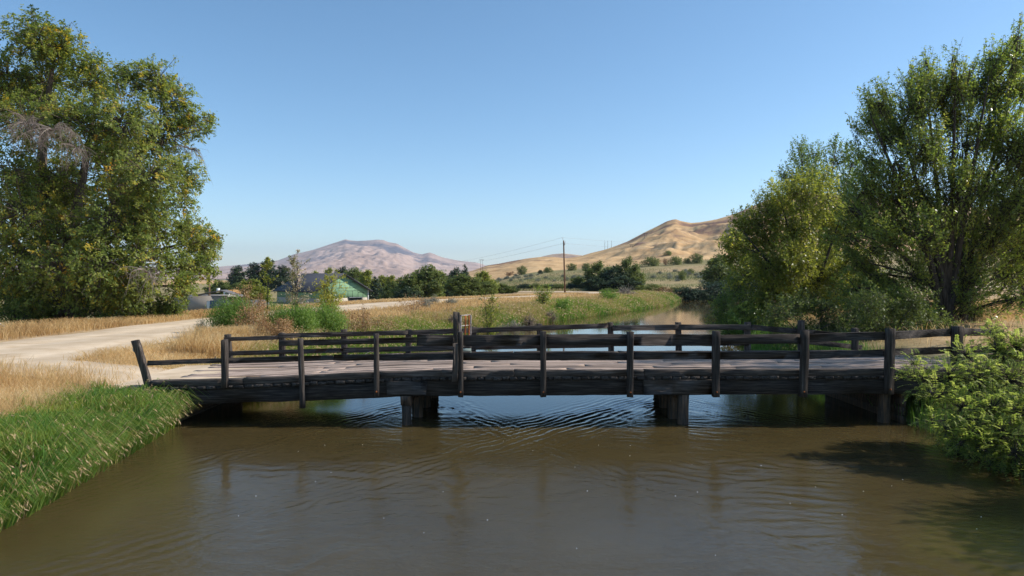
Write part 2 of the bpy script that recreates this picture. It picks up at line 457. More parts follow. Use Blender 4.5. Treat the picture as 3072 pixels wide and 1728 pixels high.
# hills and mountains
def hillmat(name, a, b, rock, green_=None, sc=.02):
    m, nt, ns, lk = newmat(name)
    tc = ns.new('ShaderNodeTexCoord'); ge = ns.new('ShaderNodeNewGeometry')
    n1 = N_(ns, 'ShaderNodeTexNoise', Scale=sc, Detail=10, Roughness=.65); lk.new(tc.outputs['Object'], n1.inputs['Vector'])
    r1 = ramp(ns, [(.36, a), (.60, b)]); lk.new(n1.outputs['Fac'], r1.inputs[0])
    n2 = N_(ns, 'ShaderNodeTexNoise', Scale=sc * .45, Detail=9, Roughness=.68); mp = ns.new('ShaderNodeMapping'); mp.inputs['Location'].default_value = (130, 40, 9)
    lk.new(tc.outputs['Object'], mp.inputs[0]); lk.new(mp.outputs[0], n2.inputs['Vector'])
    at = N_(ns, 'ShaderNodeAttribute', attribute_name='tint')
    ct = N_(ns, 'ShaderNodeMath', operation='MULTIPLY_ADD'); ct.inputs[1].default_value = 2.3; ct.inputs[2].default_value = -.68; lk.new(n2.outputs['Fac'], ct.inputs[0])
    ad = N_(ns, 'ShaderNodeMath', operation='ADD'); lk.new(ct.outputs[0], ad.inputs[0]); lk.new(at.outputs['Fac'], ad.inputs[1])
    r2 = ramp(ns, [(.54, (0, 0, 0)), (.66, (.5, .5, .5)), (.82, (1, 1, 1))]); lk.new(ad.outputs[0], r2.inputs[0])
    mx = N_(ns, 'ShaderNodeMix', data_type='RGBA'); lk.new(r2.outputs[0], mx.inputs[0]); lk.new(r1.outputs[0], mx.inputs[6]); mx.inputs[7].default_value = (*rock, 1)
    col = mx.outputs[2]
    if green_:
        v = N_(ns, 'ShaderNodeTexVoronoi', Scale=sc * 6); lk.new(tc.outputs['Object'], v.inputs['Vector'])
        r4 = ramp(ns, [(.09, (1, 1, 1)), (.13, (0, 0, 0))]); lk.new(v.outputs['Distance'], r4.inputs[0])
        mm = N_(ns, 'ShaderNodeMath', operation='MULTIPLY'); lk.new(r4.outputs[0], mm.inputs[0])
        r5 = ramp(ns, [(.48, (0, 0, 0)), (.58, (1, 1, 1))]); lk.new(n2.outputs['Fac'], r5.inputs[0]); lk.new(r5.outputs[0], mm.inputs[1])
        m2 = N_(ns, 'ShaderNodeMix', data_type='RGBA'); lk.new(mm.outputs[0], m2.inputs[0]); lk.new(col, m2.inputs[6]); m2.inputs[7].default_value = (*green_, 1); col = m2.outputs[2]
    p = N_(ns, 'ShaderNodeBsdfPrincipled', Roughness=1.0); p.inputs['Specular IOR Level'].default_value = 0
    lk.new(col, p.inputs['Base Color'])
    b_ = N_(ns, 'ShaderNodeBump', Strength=.7, Distance=.10 / sc); lk.new(n1.outputs['Fac'], b_.inputs['Height']); lk.new(b_.outputs[0], p.inputs['Normal'])
    out = ns.new('ShaderNodeOutputMaterial'); lk.new(p.outputs[0], out.inputs[0])
    return m


pxs = np.linspace(300, 3600, 620); ds = np.r_[np.linspace(300, 880, 190), np.linspace(900, 1500, 25)]
DD, PXX = np.meshgrid(ds, pxs, indexing='ij')
HX = (PXX - CX) / F * DD; HZ = hill_z(HX, DD)
curv = ridged(HX * .010 + DD * .004, DD * .0035, 11, 4)
slope = np.clip(HZ / 110, 0, 1)
tint = np.clip((.62 - curv) * 1.1, -.2, .22) + (slope - .35) * .16
for (pc, dc, sp, sd_, am) in ((2085, 790, 38, 70, .34), (2140, 700, 40, 60, .26), (1905, 640, 45, 70, .28), (2060, 700, 30, 50, .22), (2190, 760, 50, 90, .2), (1560, 560, 90, 60, .15), (1700, 520, 60, 60, .12)):
    tint = tint + am * np.exp(-((PXX - pc + (DD - dc) * .12) / sp) ** 2 - ((DD - dc) / sd_) ** 2)
tag(gridmesh(HX, DD, HZ, tint).build('dry_hill', hillmat('dry_hill', (.43, .265, .13), (.61, .415, .22), (.22, .135, .095), (.07, .06, .035), .035), smooth=True), 'dry tan hill with rocky gullies behind the meadow', 'hill', kind='structure')

M1 = np.array([(1380, 832), (1560, 790), (1620, 771), (1655, 763), (1689, 760), (1717, 763), (1752, 767), (1850, 775), (2000, 790), (2300, 800)], float)
def ridge_mesh(prof, d0, dn, pxa, pxb, nx, nd, amp, seed, base=-6.0, powr=1.5, sx=.0016, sy=.0008):
    pxs = np.linspace(pxa, pxb, nx); t = np.linspace(0, 1, nd)
    ds = np.r_[dn + (d0 - dn) * t, d0 + (d0 - dn) * .6 * np.linspace(.1, 1, 12)]
    D, PX = np.meshgrid(ds, pxs, indexing='ij'); X = (PX - CX) / F * D
    H = CH + (HY - np.interp(PX, prof[:, 0], prof[:, 1])) / F * d0
    w = np.clip((D - dn) / (d0 - dn), 0, 1)
    g = (ridged(X * sx, D * sy, seed, 5) - .55) * amp * 2 + (ridged(X * sx * 3.3 + D * sy, D * sy * 3.3, seed + 9, 5) - .55) * amp * 1.2 + (ridged(X * sx * 9 + D * sy * 2, D * sy * 8, seed + 19, 3) - .55) * amp * .45
    Z = base + (H - base) * w ** powr + g * np.clip(H / H.max(), .1, 1) * np.clip(w * (1 - w) * 3.4, 0, 1)
    Z = Z - np.clip((D - d0) / (d0 - dn), 0, 1) * H * .7
    cv = ridged(X * sx, D * sy, seed, 5)
    ti = np.clip((.6 - cv) * 1.1, -.2, .2) + (np.clip(Z / H.max(), 0, 1) - .42) * .3
    return gridmesh(X, D, Z, ti)


tag(ridge_mesh(M1, 2600, 1500, 1300, 2400, 160, 40, 14, 5).build('far_hill', hillmat('far_hill', (.33, .22, .15), (.46, .33, .22), (.2, .14, .12), None, .008), smooth=True), 'rounded brown hill showing behind the dry hill', 'hill', kind='structure')
M2 = np.array([(-400, 770), (0, 788), (300, 800), (644, 801), (740, 793), (835, 781), (882, 763), (942, 749), (990, 733), (1012, 726), (1037, 718), (1050, 721), (1073, 723), (1110, 721), (1130, 719), (1150, 720), (1165, 726), (1192, 731), (1215, 744), (1240, 757), (1264, 763), (1275, 761), (1288, 757), (1305, 763), (1324, 771), (1350, 777), (1371, 781), (1431, 788), (1470, 800), (1540, 815), (1700, 826), (2200, 815), (3600, 800)], float)
tag(ridge_mesh(M2, 7000, 3000, -500, 3600, 820, 220, 62, 8, powr=1.6, sx=.0019, sy=.0009).build('distant_mountain', hillmat('distant_mountain', (.36, .24, .18), (.51, .365, .29), (.14, .125, .14), (.05, .06, .045), .0035), smooth=True), 'pinkish mountain with a broad double summit on the horizon', 'mountain', kind='structure')

# ------------------------------------------------------------------ water
wy = np.r_[np.linspace(-40, 4, 40), np.arange(4.1, 40, .085), np.arange(40.2, 124.6, .4)]
wt = np.linspace(0, 1, 300)
WY = np.repeat(wy[:, None], 300, 1)
wl = xL(wy) - .8; wr = np.minimum(xR(wy) + .8, 230); wr = np.where(wy > 107.9, 230, wr); wl = np.minimum(wl, 225)
WX = wl[:, None] + (wr - wl)[:, None] * wt[None]


def wake(x, y, x0, y0, tana, A, lam, wd, asym=0):
    s = y0 - y; l = np.abs(x - x0); sgn = np.sign(x - x0)
    a = math.atan(tana); d = (l - s * tana) * math.cos(a)
    env = sstep(0, 1.2, s) * np.exp(-np.clip(s, 0, None) / 9.0) * (1 + asym * sgn)
    ph = d + (fbm(x * 1.3, y * 1.3, 9, 3) - .5) * .42
    return A * env * np.exp(-((d + .15) / wd) ** 2) * np.cos(2 * math.pi * ph / lam)


WZ = np.zeros_like(WX)
for (x0, y0, tn, A, lam, wd, asy) in ((-2.45, 21.7, .50, .0135, .21, .7, .15), (-2.5, 20.6, .62, .008, .17, .45, .1), (-2.6, 18.0, .42, .004, .17, .3, 0), (4.55, 21.8, .80, .0155, .23, .95, -.3), (4.5, 20.8, .62, .010, .19, .5, -.2), (4.4, 18.0, .5, .005, .19, .4, 0)):
    WZ += wake(WX, WY, x0, y0, tn, A, lam, wd, asy)
down = sstep(21, 16, WY) * sstep(3.5, 8, WY)
turb = np.zeros_like(WX)
for (x0, w0) in ((-2.5, 1.0), (4.4, 1.3)):
    s = np.clip(21 - WY, 0, None)
    turb += np.exp(-((WX - x0) / (w0 + s * .13)) ** 2) * sstep(0, 2, s)
cx1 = -1.9 + 0 * WY
turb += .9 * np.exp(-(((WX + 1.2) / 2.3) ** 2 + ((WY - 12.2) / 1.9) ** 2)) + .7 * np.exp(-(((WX - 4.8) / 2.0) ** 2 + ((WY - 12.6) / 1.3) ** 2)) + .5 * np.exp(-(((WX + 4.6) / 1.2) ** 2 + ((WY - 12.5) / 1.0) ** 2))
wr1 = WX + (fbm(WX * .5, WY * .5, 61, 3) - .5) * 2.2; wr2 = WY + (fbm(WX * .5, WY * .5, 71, 3) - .5) * 2.2
rip = np.sin(2 * math.pi * (wr2 / .33 + wr1 * .5)) * .5 + (fbm(wr1 * 2.2, wr2 * 5.5, 81, 3) - .5) * 3
WZ += np.clip(turb, 0, 1.3) * rip * .0062
WZ += (.0014 * down + .00022) * (fbm(WX * 1.3, WY * 2.8, 91, 4) - .5) * 2.6
WZ += .010 * (fbm(WX * .3, WY * .35, 95, 3) - .5) * down


def watermat():
    m, nt, ns, lk = newmat('muddy_water')
    tc = ns.new('ShaderNodeTexCoord')
    n0 = N_(ns, 'ShaderNodeTexNoise', Scale=.3, Detail=4); lk.new(tc.outputs['Object'], n0.inputs['Vector'])
    r = ramp(ns, [(.35, (.058, .0425, .0165)), (.65, (.074, .055, .0225))]); lk.new(n0.outputs['Fac'], r.inputs[0])
    p = N_(ns, 'ShaderNodeBsdfPrincipled', Roughness=.045, IOR=1.333); p.inputs['Specular IOR Level'].default_value = .5
    lk.new(r.outputs[0], p.inputs['Base Color'])
    p.subsurface_method = 'BURLEY'; p.inputs['Subsurface Weight'].default_value = .85; p.inputs['Subsurface Radius'].default_value = (1, .8, .5); p.inputs['Subsurface Scale'].default_value = .22
    mp = ns.new('ShaderNodeMapping'); mp.inputs['Scale'].default_value = (1, 1.7, 1); lk.new(tc.outputs['Object'], mp.inputs[0])
    n1 = N_(ns, 'ShaderNodeTexNoise', Scale=7, Detail=4, Roughness=.6, Distortion=.6); lk.new(mp.outputs[0], n1.inputs['Vector'])
    at = N_(ns, 'ShaderNodeAttribute', attribute_name='tint')
    b = N_(ns, 'ShaderNodeBump', Distance=.012); lk.new(at.outputs['Fac'], b.inputs['Strength']); lk.new(n1.outputs['Fac'], b.inputs['Height'])
    lk.new(b.outputs[0], p.inputs['Normal'])
    out = ns.new('ShaderNodeOutputMaterial'); lk.new(p.outputs[0], out.inputs[0])
    return m


wt_ = np.clip(.10 + .45 * down * (.35 + .65 * sstep(.35, .65, fbm(WX * .25, WY * .3, 99, 3))) + .15 * turb, 0, .6) * np.where(WY > 22, .35, 1)
tag(gridmesh(WX, WY, WZ, wt_).build('water', watermat(), smooth=True), 'muddy brown canal water with ripples below the bridge', 'water', kind='structure')
# ------------------------------------------------------------------ the wooden bridge
ND = 17.5; FD = 21.9
nx = lambda px, d=ND: (px - CX) / F * d
nz = lambda py, d=ND: CH - (py - HY) / F * d
bridge = thing('wooden_bridge', 'dark weathered timber bridge with board railings crossing the canal', 'bridge', (1.0, 19.7, 0))
EDGE = np.array([(-10.2, 1.10), (-9.3, 1.125), (-7.4, 1.17), (-5.4, 1.255), (-3.5, 1.35), (-1.8, 1.395), (1, 1.405), (5, 1.41), (9.6, 1.425), (13, 1.45)])
dz = lambda x: np.interp(x, EDGE[:, 0], EDGE[:, 1])
X0, X1 = -9.3, 12.6
# cross planks (the deck), with small gaps: surface pattern of one part
b = MB(); x = X0
while x < X1:
    w = rng.uniform(.2, .27); xm = x + w / 2
    y0 = 17.47 + rng.normal(0, .015); y1 = 21.95 + rng.normal(0, .02)
    z = dz(xm) - .21 + rng.normal(0, .004)
    b.plank((xm, y0, z), (xm, y1, z), w - .018, .08, seg=5, rough=.004, tint=rng.uniform(.2, .8)); x += w
b.build('deck', wood_y, bridge)
# running planks along the deck
rows = [(17.78, .2), (18.06, .24), (18.34, .27), (18.63, .26), (18.98, .26), (19.3, .27), (19.62, .27), (19.94, .28), (20.26, .26), (20.6, .27), (20.93, .27), (21.26, .26), (21.56, .25)]
for k, (y, w) in enumerate(rows):
    x = X0 + .1 + rng.uniform(-.3, .2)
    if k in (3, 9): x += 2.2
    while x < X1 - .4:
        L = rng.uniform(3.6, 5.2); xe = min(x + L, X1); n = max(2, int((xe - x) / .9))
        b = MB(); xs = np.linspace(x, xe - .02, n + 1); dy = rng.normal(0, .02, 2); tn = rng.uniform(.1, .95)
        hh = .05 + abs(rng.normal(0, .009))
        zs = [dz(v) - .17 + hh / 2 + rng.normal(0, .005) for v in xs]
        ym = y + (dy[0] + dy[1]) / 2
        zz = [dz(v) - .17 + hh / 2 for v in (x, (x + xe) / 2, xe - .02)]
        b.plank((x, y + dy[0], zz[0]), (xe - .02, y + dy[1], zz[2]), w - .015, hh, seg=16, rough=.0022, tint=tn)
        V = b.v[-1]; u_ = (V[:, 0] - x) / (xe - x); V[:, 2] += (zz[1] - (zz[0] + zz[2]) / 2) * 4 * u_ * (1 - u_)
        b.build('runner_plank', wood_deck, bridge); x = xe
# kerb timbers: near pieces end at the posts
def run(name, pts, thick, high, y, mat=wood_h, tint=None, rough=.007):
    b = MB(); tn = rng.uniform(.3, .7) if tint is None else tint
    for (xa, za), (xb, zb) in zip(pts[:-1], pts[1:]):
        ya, yb = (y if np.isscalar(y) else (np.interp(xa, *y), np.interp(xb, *y))) if not np.isscalar(y) else (y, y)
        b.plank((xa, ya, za), (xb, yb, zb), thick, high, rough=rough, tint=tn)
    return b.build(name, mat, bridge)
for yk in (17.58, 21.85):
    cuts = [X0, -6.9, -3.46, .05, 3.4, 7.43, X1]
    for a_, c_ in zip(cuts[:-1], cuts[1:]):
        xs = [v for v in (-7.4, -5.4, -1.8) if a_ < v < c_]; xs = [a_ + .01] + xs + [c_ - .01]
        h = .165 if c_ > -3 else .16
        run('kerb_timber', [(v, dz(v) - h / 2) for v in xs], .2, h, yk, tint=rng.uniform(.75, 1.0))
# girders (outer two are seen, inner three below the deck)
for y in (17.62, 18.7, 19.72, 20.75, 21.8):
    for a_, c_ in ((X0 - .3, -2.6), (-2.6, 4.42), (4.42, X1)):
        xs = [a_ + .01] + [v for v in (-5.4,) if a_ < v < c_] + [c_ - .01]
        run('girder', [(v, dz(v) - .455 if v > -3 else dz(v) - .455 + (-.0 if v > -5.5 else -.0)) for v in xs], .18, .40, y, tint=rng.uniform(.2, .45))
# splice boards proud of the near girder over the piers
for (pa, pb, ya, yb) in ((1160, 1278, 1144, 1184), (1930, 2136, 1140, 1183)):
    za, zb = nz(ya), nz(yb)
    run('splice_board', [(nx(pa), (za + zb) / 2 - .01), (nx(pb), (za + zb) / 2)], .06, za - zb, 17.48, tint=.8)
# near posts
def post(xt, zt, xb, zb, y, w, d=None, round_=False, tint=None, name='post'):
    b = MB(); tn = rng.uniform(.3, .7) if tint is None else tint
    if round_:
        n = 9; t = np.linspace(0, 1, n)[:, None]
        pts = np.array([xb, y, zb]) + t * np.array([xt - xb, 0, zt - zb]); pts[:, 0] += rng.normal(0, .004, n)
        b.tube(pts, w / 2 * (1.04 - .1 * t[:, 0]) + rng.normal(0, .003, n), 11, tn)
    else:
        b.plank((xb, y, zb), (xt, y, zt), d or w, w, up=(1, 0, 0), rough=.004, tint=tn)
    return b.build(name, wood_v, bridge)
NY = 17.36
near = [(679, 1018, 679, 1162, .135, 0), (905, 1014, 911, 1222, .15, 1), (1131, 1000, 1133, 1187, .145, 1), (1382, 995, 1383, 1188, .13, 0), (1629, 993, 1629, 1188, .15, 0), (1888, 994, 1888, 1189, .15, 0),
        (2144, 992, 2144, 1188, .17, 0), (2408, 991, 2403, 1187, .18, 0), (2663, 985, 2660, 1180, .2, 0)]
for (a_, t_, c_, bt, w, rd) in near:
    post(nx(a_), nz(t_), nx(c_), nz(bt), NY, w, .16, rd, tint=.62 if rd else .45)
post(11.75, nz(977, 18.3), 11.75, .55, 18.0, .22, .2, tint=.35)
post(14.0, nz(985, 20), 14.0, .9, 19.6, .18, .18, tint=.35)
# two boards of the tall gauge plank fixed beside the fourth post
b = MB(); b.plank((nx(1369), 17.27, nz(1031)), (nx(1368.5), 17.27, nz(934)), .05, .10, up=(1, 0, 0), tint=.6); b.build('gauge_board', wood_v, bridge)
b = MB(); b.plank((nx(1366), 17.22, nz(1141)), (nx(1369), 17.22, nz(1028)), .045, .13, up=(1, 0, 0), tint=.85); b.build('gauge_board', wood_v, bridge)
b = MB(); b.plank((nx(1377), 17.52, 1.3), (nx(1375), 17.52, nz(938)), .05, .06, up=(1, 0, 0), tint=1.0); b.build('gauge_board', wood_v, bridge)
# near rails, between the posts (butted at the posts); heights follow the photograph
RY = 17.47
def rail(px0, px1, t0, t1, b0, b1, y=RY, thick=.045, tint=None, d=ND):
    za, zb = (nz(t0, d) + nz(b0, d)) / 2, (nz(t1, d) + nz(b1, d)) / 2
    h = ((nz(t0, d) - nz(b0, d)) + (nz(t1, d) - nz(b1, d))) / 2
    b = MB(); b.plank((nx(px0, d), y, za), (nx(px1, d), y, zb), thick, h, tint=rng.uniform(.3, .7) if tint is None else tint, rough=.006)
    return b.build('rail', wood_h, bridge)
rail(443, 1000, 1083, 1065, 1096, 1080, tint=.4)          # low board running out to the left
rail(1002, 1376, 1065, 1061, 1081, 1080, tint=.25)
rail(838, 1249, 1021, 1011, 1037, 1028, tint=.6)          # thin upper board with a broken end
rail(1251, 1628, 1005, 1003.5, 1036, 1037, tint=.5)
rail(1630, 2143, 1002.5, 1003, 1037, 1037, tint=.42)
rail(2145, 2407, 1003, 1003, 1036, 1028, tint=.42)
rail(2409, 2664, 1003, 996, 1028, 1019, tint=.55)
rail(1378, 1887, 1059, 1059, 1081, 1080, tint=.4)
rail(1889, 2405, 1057, 1056, 1079, 1077, tint=.42)
rail(2407, 2664, 1056, 1048, 1077, 1068, tint=.4)
for (za_, zb_, zc_, h, tn) in ((2.29, 2.33, 2.19, .2, .6), (1.86, 1.85, 1.72, .18, .4)):
    b = MB(); b.plank((nx(2666), 17.47, za_), (11.75, 18.12, zb_), .05, h, tint=tn); b.build('rail', wood_h, bridge)
    b = MB(); b.plank((11.77, 18.12, zb_), (14.0, 19.72, zc_), .05, h, tint=tn); b.build('rail', wood_h, bridge)
# far posts and rails
FY = 22.1
farp = [(682, 1003, 1078), (845, 999, 1075), (1031, 988, 1068), (1226, 988, 1066), (1422, 982, 1064), (1618, 971, 1060), (1831, 968, 1058), (2035, 967, 1056), (2243, 966, 1054), (2404, 961, 1060), (2566, 985, 1075)]
for (a_, t_, bt) in farp:
    post(nx(a_, FY), nz(t_, FY), nx(a_ + rng.normal(0, 3), FY), .75, FY, .17, .17, tint=rng.uniform(.4, .7))
for (p0, p1, t0, t1, b0, b1) in ((676, 837, 1011, 1007, 1023, 1017), (838, 1225, 1000, 990.5, 1014, 1004), (1227, 1823, 990.5, 969, 1004.5, 983.5), (1837, 2035, 976, 973, 991, 989.5), (2036, 2250, 973, 973, 989, 989),
                                 (687, 1030, 1053, 1044, 1066, 1057), (1032, 1421, 1043, 1034, 1057, 1050), (1423, 1830, 1033, 1026, 1049, 1042), (1832, 2242, 1024, 1022, 1038, 1036)):
    rail(p0, p1, t0, t1, b0, b1, y=22.0, tint=rng.uniform(.55, .9), d=FY)
b = MB(); b.plank((7.7, 22.0, 2.17), (11.1, 22.6, 1.83), .045, .17, tint=.4); b.build('rail', wood_h, bridge)
b = MB(); b.plank((9.2, 22.05, 1.74), (11.6, 22.6, 1.45), .045, .15, tint=.4); b.build('rail', wood_h, bridge)
# piers
def pile(px, d, top, w, lean=0.0, sq=False, wid=None):
    x = nx(px, d); b = MB(); n = 8; t = np.linspace(0, 1, n)[:, None]
    pts = np.array([x + lean, d, -1.6]) + t * np.array([-lean, 0, top + 1.6])
    if sq: b.plank(pts[0], pts[-1], wid or w, w, up=(1, 0, 0), rough=.006)
    else: b.tube(pts, w / 2 + rng.normal(0, .006, n), 12)
    b.build('pile', pile_mat, bridge)
pile(1219, 17.55, .5, .24, .02); pile(1249, 18.5, .76, .30, .08); pile(1276, 19.9, .76, .3, 0); pile(1302, 21.4, .76, .3, -.02)
pile(2052, 17.6, .76, .29, -.05); pile(2021, 18.3, .76, .26, 0, True, .25); pile(1995, 19.8, .76, .3, 0); pile(1976, 21.4, .76, .3, 0)
pile(2655, 17.8, .8, .3, 0); pile(2662, 19.6, .8, .3, 0); pile(2640, 21.3, .8, .3, 0)
b = MB(); b.plank((-2.72, 17.42, .62), (-2.72, 18.0, .62), .26, .22, tint=.5); b.build('cap_block', pile_mat, bridge)
b = MB(); b.plank((-2.5, 18.2, .66), (-2.42, 22.0, .66), .28, .18, tint=.3); b.build('cap_beam', pile_mat, bridge)
b = MB(); b.plank((4.4, 17.9, .68), (4.5, 22.0, .68), .28, .16, tint=.3); b.build('cap_beam', pile_mat, bridge)
for k in range(6):
    b = MB(); b.plank((10.15, 17.6, -.35 + k * .22), (10.15, 22.0, -.35 + k * .22), .08, .21, tint=.3); b.build('abutment_board', pile_mat, bridge)
    b = MB(); b.plank((-8.75, 17.6, -.45 + k * .2), (-8.75, 22.0, -.45 + k * .2), .08, .19, tint=.3); b.build('abutment_board', pile_mat, bridge)
# bolts with washers on the near posts
for (a_, t_, c_, bt, w, rd) in near[2:]:
    for zz in (nz(bt) + .13,):
        b = MB(); b.tube([(nx(c_), NY - .085 - .02, zz), (nx(c_), NY - .06, zz)], .022, 8); b.build('bolt', metal_rust, bridge)

sx_, sy_ = np.meshgrid(np.linspace(-10.4, -4.6, 90), np.linspace(17.72, 21.72, 60))
sz_ = dz(sx_) - .122 + .055 * (fbm(sx_ * .8, sy_ * 2.6, 121, 4) - .42) - .030 * sstep(-9.3, -5.0, sx_) * 1.4 - .02 * np.abs((sy_ - 19.7) / 2)
tag(gridmesh(sx_, sy_, sz_, .55 + (fbm(sx_, sy_, 5, 3) - .5)).build('sand_drift', dirt, smooth=True), 'pale sand trodden over the planks at the left end of the bridge deck', 'sand', kind='stuff')
lp = thing('leaning_post', 'leaning split timber post with a pale reflector at the left end of the bridge', 'post', (nx(440), 17.5, 1.0))
b = MB(); b.plank((nx(443), 17.55, .9), (nx(405), 17.5, nz(1022)), .14, .15, up=(1, 0, 0), tint=.9, rough=.008); b.build('shaft', wood_v, lp)
b = MB(); b.tube([(nx(402) - .03, 17.6, nz(1047)), (nx(402) - .05, 17.6, nz(1047))], .1, 14); b.build('reflector', plain('pale_reflector', (.45, .58, .68), .25), lp)
# steel frame standing on the bridge
fr = thing('steel_frame', 'rusty steel gauge frame with uprights and rungs standing on the bridge deck', 'metal frame', (-1.35, 21.0, 1.3))
metal_dull = noisemat('dull_steel', [(.35, (.09, .07, .06)), (.65, (.26, .235, .22))], (1, 1, 1), 14, 6, .6, .2)
fa = np.array([-1.57, 20.7]); fb = np.array([-1.32, 21.55]); fz0 = 1.24
for t_, mt, r in ((0, metal_dull, .024), (1, metal_dull, .024)):
    q = fa + (fb - fa) * t_
    b = MB(); b.tube([(q[0], q[1], fz0), (q[0] + .02, q[1], 2.64 - .05 * t_)], r, 8); b.build('upright', mt, fr)
for t_ in (.45, .8):
    q = fa + (fb - fa) * t_
    b = MB(); b.plank((q[0], q[1], 1.7), (q[0] + .02, q[1], 2.6), .05, .05, up=(1, 0, 0), rough=.001); b.build('flat_bar', metal_rust, fr)
for zz in (2.62, 2.3, 1.98, 1.68):
    b = MB(); b.tube([(fa[0], fa[1], zz), (fb[0], fb[1], zz - .03)], .018, 8); b.build('rung', metal_grey, fr)
b = MB(); b.box((-1.45, 21.2, 1.52), (.34, .5, .05)).box((-1.59, 21.0, 1.38), (.04, .06, .26)).box((-1.30, 21.4, 1.38), (.04, .06, .26)); b.build('base_bracket', plain('grey_green_paint', (.16, .2, .18), .6), fr)
b = MB(); t_ = np.linspace(0, 1, 24); b.tube(np.stack([-4.6 + t_ * 1.1, 20.9 + .25 * np.sin(t_ * 7), 1.36 + .16 * np.abs(np.sin(t_ * 5)) * (1 - t_ * .6)], 1), .008, 5)
tag(b.build('loose_wire', metal_dull), 'thin loose wire curled on the left part of the deck', 'wire')

# ------------------------------------------------------------------ buildings
siding = lambda n, c: noisemat(n, [(.3, tuple(np.array(c) * .88)), (.7, tuple(np.array(c) * 1.08))], (1, 1, 1), 1.2, 5, .75, .1)
g_green = siding('green_sheathing', (.23, .385, .235)); g_tan = siding('tan_block', (.5, .43, .34)); g_roof = siding('dark_roof', (.06, .06, .07)); g_tape = plain('black_tape', (.02, .025, .022), .6)
Cc = np.array([-37.9, 132.0]); Rr = np.array([-29.6, 140.2]); gv = (Rr - Cc); GW = np.linalg.norm(gv); gv /= GW; lv_ = np.array([-gv[1], gv[0]]); BL = 16.5
bz = float(ground_z(-33., 136.)) - .4; ez = 1.15; rz_ = 4.35
barn = thing('green_barn', 'green sheathed barn with dark gable roof and tan base beyond the road', 'barn', (*(Cc + gv * GW / 2), bz))
def bp(a, l, z): q = Cc + gv * a + lv_ * l; return (q[0], q[1], z)
bt_ = -.45
def quadbox(mb, pts, nrm, th=.12):
    p = np.array(pts, float); n = np.array([*nrm, 0]) * th; k = len(p)
    v = np.concatenate([p, p - n]); f = [[list(range(k))], [list(range(2 * k - 1, k - 1, -1))], [[i, (i + 1) % k + 0, (i + 1) % k + k, i + k][::-1] for i in range(k)]]
    return mb.add(v, f)
b = MB(); quadbox(b, [bp(0, 0, bt_ + .003), bp(GW, 0, bt_ + .003), bp(GW, 0, ez), bp(GW / 2, 0, rz_), bp(0, 0, ez)], -lv_)
b.build('gable_wall', g_green, barn)
b = MB(); quadbox(b, [bp(0, BL, bt_), bp(0, .13, bt_), bp(0, .13, ez), bp(0, BL, ez)], -gv); quadbox(b, [bp(GW, .13, bz), bp(GW, BL, bz), bp(GW, BL, ez), bp(GW, .13, ez)], gv)
quadbox(b, [bp(GW, BL, bz), bp(0, BL, bz), bp(0, BL, ez), bp(GW / 2, BL, rz_), bp(GW, BL, ez)], lv_); b.build('side_wall', g_green, barn)
dx0, dx1 = GW * .63, GW * .86
b = MB()
for a0, a1 in ((0, dx0), (dx1, GW)): quadbox(b, [bp(a0, -.03, bz), bp(a1, -.03, bz), bp(a1, -.03, bt_), bp(a0, -.03, bt_)], -lv_, .15)
quadbox(b, [bp(-.03, BL, bz), bp(-.03, .13, bz), bp(-.03, .13, bt_), bp(-.03, BL, bt_)], -gv, .15); b.build('base_wall', g_tan, barn)
b = MB(); quadbox(b, [bp(dx0, .12, bz), bp(dx1, .12, bz), bp(dx1, .12, bt_), bp(dx0, .12, bt_)], -lv_, .06); b.build('garage_door', plain('dark_door', (.05, .05, .055), .4), barn)
b = MB(); b.plank(bp(dx0 - .25, -.16, bt_ + .06), bp(dx1 + .25, -.16, bt_ + .06), .2, .14); b.build('door_lintel', plain('grey_trim', (.2, .21, .24), .5), barn)
for a_ in (dx0 - .1, dx1 + .1):
    b = MB(); b.plank(bp(a_, -.12, bz), bp(a_, -.12, bt_), .12, .2, up=(*gv, 0)); b.build('door_jamb', g_tape, barn)
b = MB(); b.plank(bp(GW + .0, -.09, bz), bp(GW, -.09, ez), .1, .16, up=(*gv, 0)); b.build('corner_trim', white_paint, barn)
for sgn, nm in ((0, 'l'), (1, 'r')):
    a0, a1 = (-.7, GW / 2) if sgn == 0 else (GW / 2, GW + .7)
    sl = (rz_ - ez) / (GW / 2)
    z0, z1 = (ez - .7 * sl, rz_) if sgn == 0 else (rz_, ez - .7 * sl)
    p = np.array([bp(a0, -.75, z0 + .16), bp(a1, -.75, z1 + .16), bp(a1, BL + .5, z1 + .16), bp(a0, BL + .5, z0 + .16)])
    v = np.concatenate([p, p - [0, 0, .2]])
    b = MB(); b.add(v, [[[0, 1, 2, 3], [7, 6, 5, 4], [0, 4, 5, 1], [1, 5, 6, 2], [2, 6, 7, 3], [3, 7, 4, 0]]]); b.build('roof_slope', g_roof, barn)
b = MB()
for (a0, a1, z) in ((GW * .2, GW * .8, 2.7), (GW * .38, GW * .74, 1.55), (GW * .52, GW * .80, .95), (GW * .8, GW * .93, .62)): b.plank(bp(a0, -.012, z), bp(a1, -.012, z), .02, .07, rough=.001, seg=2)
for (a, z0, z1) in ((.56, .95, 1.55), (.74, .95, 1.6), (.6, bt_, .95), (.69, bt_, .95), (.8, bt_, .95), (.9, bt_, .6), (.36, .4, 1.5), (.44, 1.6, 2.65), (.64, 1.6, 2.65)): b.plank(bp(GW * a, -.012, z0), bp(GW * a, -.012, z1), .02, .07, up=(*gv, 0), rough=.001, seg=2)
b.build('seam_tape', g_tape, barn)

